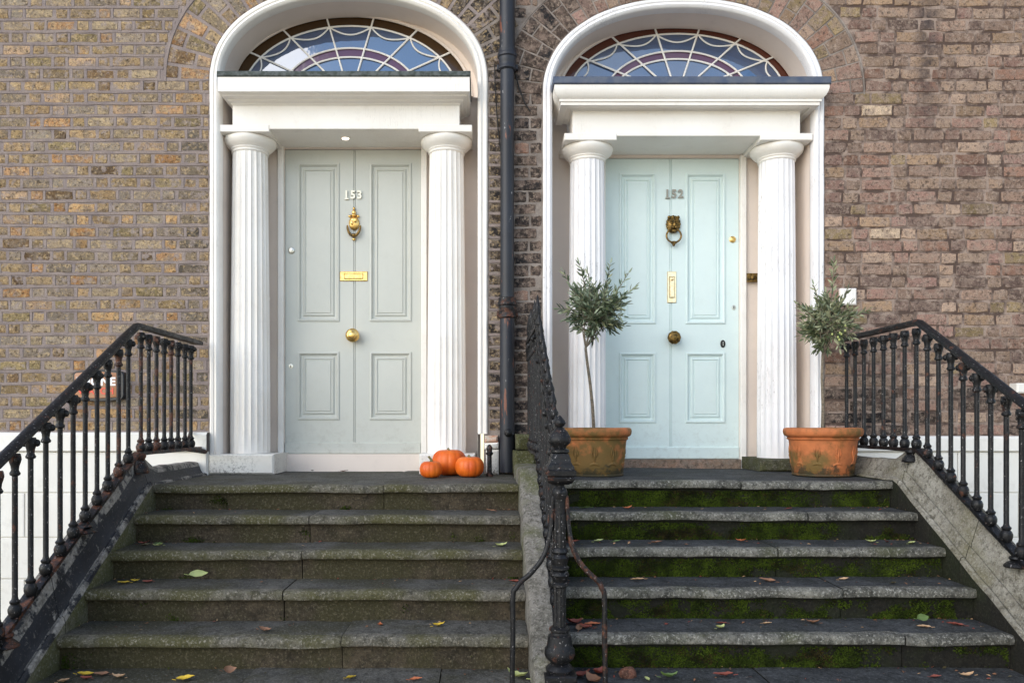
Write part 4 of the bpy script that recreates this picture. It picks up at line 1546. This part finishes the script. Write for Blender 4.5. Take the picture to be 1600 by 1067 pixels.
# ================================================================ OLIVE TREES IN POTS
def pot(x, y, z0, label, seed, mat):
    root = thing('terracotta_pot', (x, y, z0), label, 'plant pot', 'terracotta pots by the aqua door')
    prof = [(.196, 0), (.2, .004), (.2, .012), (.196, .016), (.199, .02), (.205, .08), (.212, .16), (.217, .225), (.220, .24), (.230, .246), (.232, .254), (.226, .258), (.234, .264), (.246, .270), (.253, .282), (.256, .300), (.253, .316), (.245, .323), (.228, .325), (.222, .318), (.216, .29)]
    MB().lathe(prof, x, y, z0, 56, cap=False).jitter(.0025, 7, seed).build('pot_body', mat, root, True, 40)
    MB().lathe([(.02, .285), (.12, .292), (.217, .29)], x, y, z0, 30).build('soil', 'soil', root)
    for i in range(10):
        a_ = 2 * PI * (i + .3 * seed) / 10

        def P3(da, zz, out):
            rr_ = .199 + (zz - .02) * .09 + out
            return (x + rr_ * math.cos(a_ + da), y + rr_ * math.sin(a_ + da), z0 + zz)
        m_ = MB()
        # tulip: bulb, flame shaped petals, stalk, and a low garland mound
        m_.tube([P3(0, .09, .0), P3(0, .115, .002), P3(0, .13, .003)], [.004, .005, .006], 6)
        m_.tube([P3(0, .12, -.001), P3(0, .132, .0), P3(0, .15, .0), P3(0, .175, -.001)], [.003, .011, .007, .002], 8)
        m_.tube([P3(-.06, .135, .001), P3(-.085, .155, .003), P3(-.06, .18, .002), P3(-.03, .205, .0)], [.003, .005, .004, .0015], 6)
        m_.tube([P3(.06, .135, .001), P3(.085, .155, .003), P3(.06, .18, .002), P3(.03, .205, .0)], [.003, .005, .004, .0015], 6)
        n = 9
        m_.tube([P3(-.26 + .52 * q / (n - 1), .058 + .03 * math.sin(PI * q / (n - 1)), -.008) for q in range(n)], [.003 + .012 * math.sin(PI * q / (n - 1)) for q in range(n)], 8)
        m_.build('tulip_relief', mat, root, True, 60)
    return root


PZ = .024
pot1 = pot(.762, -.46, PZ, 'greenish terracotta pot behind the iron newel, left of the aqua door', 1, 'terracotta_green')
pot2 = pot(2.335, -.46, PZ, 'clean orange terracotta pot right of the aqua door', 2, 'terracotta')


def olive(x, y, z0, trunk, cc, rad, ntw, seed, label, mats, sprigs, berries=0):
    root = thing('olive_tree', (x, y, z0), label, 'olive tree', 'olive trees in pots')
    rr = random.Random(seed)
    MB().tube(trunk, [.0125 - .004 * i / (len(trunk) - 1) for i in range(len(trunk))], 10).jitter(.003, 14).build('trunk', 'bark', root)
    hub = Vector(trunk[-1])
    br, lf = MB(), MB()
    C = Vector(cc)

    def leafat(p, d, L):
        d = d.normalized()
        side = d.cross(Vector((rr.uniform(-1, 1), rr.uniform(-1, 1), rr.uniform(-.3, 1)))).normalized()
        nrm = side.cross(d)
        w = L * rr.uniform(.11, .15)
        bend = nrm * L * rr.uniform(-.08, .08)
        vs = [p, p + d * L * .35 + side * w + nrm * w * .3, p + d * L * .35 - side * w + nrm * w * .3, p + d * L * .4 + bend * .4,
              p + d * L * .72 + side * w * .75 + bend * .7 + nrm * w * .2, p + d * L * .72 - side * w * .75 + bend * .7 + nrm * w * .2, p + d * L + bend]
        lf.add(vs, [(0, 1, 3), (0, 3, 2), (1, 4, 3), (3, 5, 2), (4, 6, 3), (3, 6, 5)], 0 if rr.random() < .85 else 1)

    def twig(p0, p1, n, r0, upcurve):
        pts = []
        for i in range(6):
            f = i / 5
            p = p0.lerp(p1, f) + Vector((0, 0, upcurve * (f * f - f)))
            p += mnoise.noise_vector(p * 9) * .012 * f
            pts.append(p)
        br.tube(pts, [r0 * (1 - .75 * i / 5) + .0006 for i in range(6)], 5)
        for i in range(n):
            f = .25 + .75 * i / n
            j = min(4, int(f * 5))
            p = pts[j].lerp(pts[j + 1], f * 5 - j)
            t = (pts[j + 1] - pts[j]).normalized()
            for q in range(2):
                out = Vector((rr.gauss(0, 1), rr.gauss(0, 1), rr.gauss(0, 1)))
                out = (out - t * out.dot(t)).normalized()
                leafat(p, t * rr.uniform(.5, 1.1) + out * rr.uniform(.5, .9), rr.uniform(.032, .062))
        leafat(pts[-1], pts[-1] - pts[-2], .05)
    mains = []
    for i in range(7):
        a_ = 2 * PI * i / 7 + rr.uniform(-.3, .3)
        e = C + Vector((math.cos(a_) * rad[0] * .55, math.sin(a_) * rad[1] * .55, rr.uniform(-.1, .35) * rad[2]))
        pts = [hub, hub.lerp(e, .35) + Vector((0, 0, -.015)), hub.lerp(e, .7), e]
        br.tube(pts, [.006, .0045, .0035, .0025], 6)
        mains.append(pts)
    for i in range(ntw):
        u = Vector((rr.gauss(0, 1), rr.gauss(0, 1), rr.gauss(.25, 1))).normalized()
        f = rr.uniform(.72, 1.04)
        e = C + Vector((u.x * rad[0] * f, u.y * rad[1] * f, u.z * rad[2] * f))
        mp = rr.choice(mains)
        s = Vector(mp[rr.choice((1, 2, 2, 3))])
        s = s.lerp(C + (e - C) * .3, rr.uniform(.2, .8))
        twig(s, e, rr.randint(6, 10), .0025, rr.uniform(-.04, .05))
    for (dx, dy, dz, n) in sprigs:
        e = C + Vector((dx, dy, dz))
        twig(C + Vector((dx * .5, dy * .5, dz * .3)), e, n, .0028, .0)
    br.build('branch', 'bark', root)
    lf.build('crown', mats, root, False)
    if berries:
        for i in range(berries):
            MB().ball((C.x + rr.uniform(-.05, .12), C.y - rad[1] * .9, C.z + rr.uniform(-.14, -.02)), .007, .007, .009, 7, 5).build('olive_fruit', 'leaf_pale', root)
    return root


olive(.762, -.46, PZ + .3, [(.762, -.46, PZ + .28), (.752, -.46, .5), (.735, -.465, .65), (.715, -.46, .8), (.705, -.46, .90)], (.775, -.46, 1.15), (.215, .2, .21), 132, 4,
      'bushy olive tree with a thin leaning stem, left of the aqua door', ['olive', 'olive2'],
      [(-.22, 0, .26, 9), (-.12, -.05, .32, 9), (.1, 0, .33, 10), (.26, -.03, .16, 9), (-.25, 0, .02, 8), (.22, 0, .26, 8), (-.05, .05, .28, 8)])
olive(2.335, -.46, PZ + .3, [(2.335, -.46, PZ + .28), (2.338, -.46, .5), (2.332, -.46, .7), (2.336, -.46, .86)], (2.375, -.46, 1.07), (.19, .18, .2), 104, 8,
      'looser grey olive tree with a tall shoot, right of the aqua door', ['olive2', 'olive'],
      [(.03, -.02, .42, 16), (-.1, 0, .26, 9), (.12, -.04, .24, 10), (.25, -.03, .08, 9), (-.2, 0, .12, 8), (-.16, 0, -.02, 8), (.2, 0, -.04, 8)], 7)


# ================================================================ FALLEN LEAVES
def leafmesh(L, wf, curl, seed, mat):
    rr = random.Random(seed)
    mb = MB()
    n = 8
    rings = []
    for i in range(n + 1):
        t = i / n
        w = L * wf * (math.sin(PI * min(1, t ** .8)) ** .9) + .0006
        x = L * (t - .5)
        z = curl * L * (4 * (t - .5) ** 2) + rr.uniform(-.002, .002)
        up = w * .35
        rings.append([(x, -w, z + up + rr.uniform(0, .003)), (x, -w * .5, z + up * .3), (x, 0, z), (x, w * .5, z + up * .3), (x, w, z + up + rr.uniform(0, .003))])
    mb.loft(rings, close=False)
    mb.tube([(-L * .5, 0, 0.001), (-L * .72, .004, .004)], .0012, 5)
    return mb.mesh('fallen_leaf', mat, True, 60)


LM = {}
for nm in ('yellow', 'pale', 'green', 'red', 'orange', 'brown', 'tan', 'dark'):
    LM[nm] = [leafmesh(.07, .24, .12, 1, 'leaf_' + nm), leafmesh(.07, .3, .25, 2, 'leaf_' + nm), leafmesh(.07, .2, .05, 3, 'leaf_' + nm)]
ORD = ['landing', 'first step', 'second step', 'third step', 'fourth step', 'fifth step']
GREYS, AQUA = 'grey door', 'aqua door'
# x, y offset back from the nosing, flight, step, colour, length factor, yaw, place
LV = [
    (-1.075, 1.20, 'L', 0, 'brown', .9, 20, 'against the middle of the white threshold'),
    (-1.325, 1.22, 'L', 0, 'dark', .6, 80, 'by the left half of the threshold'),
    (.045, .20, 'L', 1, 'brown', .8, 170, 'near the middle kerb'),
    (-1.95, .2, 'L', 2, 'red', .9, 10, 'in the far left corner'),
    (-1.915, .15, 'L', 2, 'dark', .9, 60, 'in the far left corner pile'),
    (-1.87, .2, 'L', 2, 'green', .9, 160, 'in the left corner pile'),
    (-1.84, .13, 'L', 2, 'pale', .8, 190, 'right end of left corner pile'),
    (.105, .15, 'L', 2, 'pale', 1.0, 15, 'near the middle kerb'),
    (-1.925, .17, 'L', 3, 'yellow', .9, 200, 'leftmost on this step'),
    (-1.885, .22, 'L', 3, 'yellow', .7, 20, 'just right of the leftmost leaf'),
    (-1.81, .2, 'L', 3, 'red', .9, 170, 'right of the two yellow leaves'),
    (-1.55, .235, 'L', 3, 'pale', 1.5, 40, 'leaning large against the riser'),
    (.17, .22, 'L', 3, 'red', 1.0, 150, 'in the corner by the middle kerb'),
    (-1.07, .1, 'L', 4, 'brown', .9, 5, 'left of the middle'),
    (-.52, .2, 'L', 4, 'orange', .6, 100, 'a little right of the middle'),
    (-.22, .18, 'L', 4, 'yellow', .9, 10, 'at the right'),
    (-1.86, .2, 'L', 5, 'yellow', 1.1, 25, 'in the left corner pile'),
    (-1.83, .14, 'L', 5, 'red', 1.0, 160, 'under the yellow corner leaf'),
    (-1.91, .1, 'L', 5, 'tan', 1.1, 80, 'left end of corner pile'),
    (-1.79, .2, 'L', 5, 'brown', 1.0, 190, 'right end of left corner pile'),
    (-1.69, .16, 'L', 5, 'tan', .9, 175, 'just right of the corner pile'),
    (-1.37, .14, 'L', 5, 'yellow', 1.2, 10, 'a third of the way along'),
    (-1.19, .2, 'L', 5, 'brown', .9, 40, 'standing on edge left of the middle'),
    (-.61, .15, 'L', 5, 'yellow', 1.0, 60, 'right of the middle'),
    (-.31, .13, 'L', 5, 'orange', .9, 25, 'towards the right'),
    (.155, .17, 'L', 5, 'pale', 1.5, 150, 'by the left bent stay'),
    (.62, .2, 'R', 1, 'green', 1.0, 170, 'at the left end'),
    (.875, .17, 'R', 1, 'orange', .8, 180, 'left of the middle'),
    (1.845, .15, 'R', 1, 'red', .7, 20, 'under the right hand pot'),
    (.52, .17, 'R', 2, 'red', .9, 0, 'at the left end'),
    (.665, .2, 'R', 2, 'pale', 1.0, 30, 'second from the left end'),
    (.765, .2, 'R', 2, 'green', .7, 10, 'third from the left end'),
    (.985, .14, 'R', 2, 'brown', 1.0, 0, 'left of the middle'),
    (1.48, .2, 'R', 2, 'orange', .8, 150, 'in the middle'),
    (2.215, .18, 'R', 2, 'pale', .8, 160, 'left of three at right end'),
    (2.32, .2, 'R', 2, 'red', .8, 60, 'between two pale leaves at right'),
    (2.43, .14, 'R', 2, 'pale', .9, 30, 'at the far right end'),
    (.83, .2, 'R', 3, 'tan', 1.1, 165, 'left of the middle'),
    (1.52, .17, 'R', 3, 'brown', 1.2, 170, 'in the middle'),
    (1.945, .2, 'R', 3, 'tan', .8, 0, 'right of the middle'),
    (2.16, .1, 'R', 3, 'dark', .7, 30, 'at the right'),
    (.46, .2, 'R', 4, 'red', 1.3, 30, 'back of left corner pile'),
    (.50, .12, 'R', 4, 'red', 1.3, 140, 'in the left corner pile'),
    (.545, .17, 'R', 4, 'orange', 1.2, 10, 'right side of left corner pile'),
    (.47, .10, 'R', 4, 'brown', 1.1, 80, 'front of left corner pile'),
    (1.165, .1, 'R', 4, 'pale', .9, 40, 'right of the corner pile'),
    (1.20, .2, 'R', 4, 'red', .8, 160, 'behind the pale leaf'),
    (1.43, .2, 'R', 4, 'tan', .7, 5, 'in the middle'),
    (1.66, .2, 'R', 4, 'brown', .9, 160, 'right of the middle'),
    (2.2, .18, 'R', 4, 'green', 1.4, 30, 'standing tall at the right'),
    (2.18, .13, 'R', 4, 'tan', 1.0, 175, 'under the large green leaf'),
    (2.36, .17, 'R', 4, 'red', 1.2, 170, 'at the far right end'),
    (.45, .15, 'R', 5, 'red', 1.4, 20, 'in the left corner pile'),
    (.50, .1, 'R', 5, 'brown', 1.4, 120, 'in the left corner pile'),
    (.54, .2, 'R', 5, 'red', 1.3, 60, 'back of left corner pile'),
    (.75, .12, 'R', 5, 'pale', .7, 100, 'right of the reddish stone'),
    (.86, .15, 'R', 5, 'green', 1.3, 20, 'left of the middle'),
    (1.115, .17, 'R', 5, 'red', 1.3, 165, 'in the middle'),
    (2.09, .15, 'R', 5, 'red', .8, 10, 'towards the right end'),
    (2.24, .16, 'R', 5, 'tan', .9, 165, 'at the right end'),
]
rr = random.Random(21)
for (x, dy, fl, i, c, s, yaw, place) in LV:
    z = (0 - .16 * i) if fl == 'L' else (.022 - .1632 * i)
    y = -.99 - .275 * i + dy
    lean = 0.0
    if 'leaning' in place or 'standing' in place:
        lean = .75
    o = bpy.data.objects.new('fallen_leaf', LM[c][rr.randrange(3)])
    col.objects.link(o)
    o.location = (x, y, z + .006 + (.022 * s if lean else 0) + rr.uniform(0, .004))
    o.rotation_euler = (lean + rr.uniform(-.15, .15), rr.uniform(-.15, .15), math.radians(yaw))
    o.scale = (s, s, s)
    cw = {'pale': 'pale green', 'dark': 'dark brown', 'red': 'red brown'}.get(c, c)
    tag(o, '%s leaf on %s below %s, %s' % (cw, ORD[i], GREYS if fl == 'L' else AQUA, place) if i else '%s leaf on landing of %s, %s' % (cw, GREYS, place), 'leaf', 'fallen leaves on the steps')
o = MB().ball((.672, -2.2, -.775), .043, .035, .034, 12, 8).jitter(.014, 16).build('stone', 'rock')
tag(o, 'small reddish brown stone on the fifth step below the aqua door', 'stone')

# crumbs of leaf and grit at the backs of the treads
for root, x0, x1, zt, rise, cnt, sd in ((stL, -2.03, .19, 0.0, .16, 160, 5), (stR, .4, 2.53, .022, .1632, 330, 6)):
    lt = MB()
    rr = random.Random(sd)
    for q in range(cnt):
        i = rr.randrange(1, 6)
        x = rr.uniform(x0, x1)
        if rr.random() < .35:
            x = x0 + (rr.random() ** 2) * .35 if rr.random() < .5 else x1 - (rr.random() ** 2) * .35
        y = -.99 - .275 * i + .305 - (rr.random() ** 2) * .2
        z = zt - rise * i + .005
        L_, a_ = rr.uniform(.004, .013), rr.uniform(0, 6.28)
        d = Vector((math.cos(a_), math.sin(a_), rr.uniform(-.1, .4))) * L_
        w = Vector((-math.sin(a_), math.cos(a_), rr.uniform(-.3, .3))) * L_ * rr.uniform(.25, .6)
        p = Vector((x, y, z))
        lt.add([p - d, p + w + Vector((0, 0, L_ * .3)), p + d, p - w], [(0, 3, 2, 1)], rr.randrange(4))
    lt.build('leaf_litter', ['leaf_brown', 'leaf_dark', 'leaf_tan', 'leaf_red'], root, False, kind='stuff')

# grass tufts in the joints by the newel and behind the kerbs
gr = MB()
rr = random.Random(2)
for (gx, gy, gz, n, h) in ((.42, -1.28, -.13, 24, .09), (.41, -1.55, -.29, 12, .05), (.13, -.05, .02, 8, .04)):
    for i in range(n):
        a_ = rr.uniform(0, 6.28)
        l = h * rr.uniform(.5, 1)
        p = Vector((gx + rr.uniform(-.015, .015), gy + rr.uniform(-.02, .02), gz))
        d = Vector((math.cos(a_) * .45, math.sin(a_) * .45, 1)).normalized()
        sd = Vector((-math.sin(a_), math.cos(a_), 0)) * .0018
        m1, e = p + d * l * .55, p + d * l * .9 + Vector((math.cos(a_), math.sin(a_), -.4)) * l * .22
        gr.add([p - sd, p + sd, m1 + sd, m1 - sd, e], [(0, 1, 2, 3), (3, 2, 4)])
o = gr.build('weed_grass', 'leaf_green', None, False, kind='stuff')
o['label'] = 'thin green grass blades growing in the kerb joints'
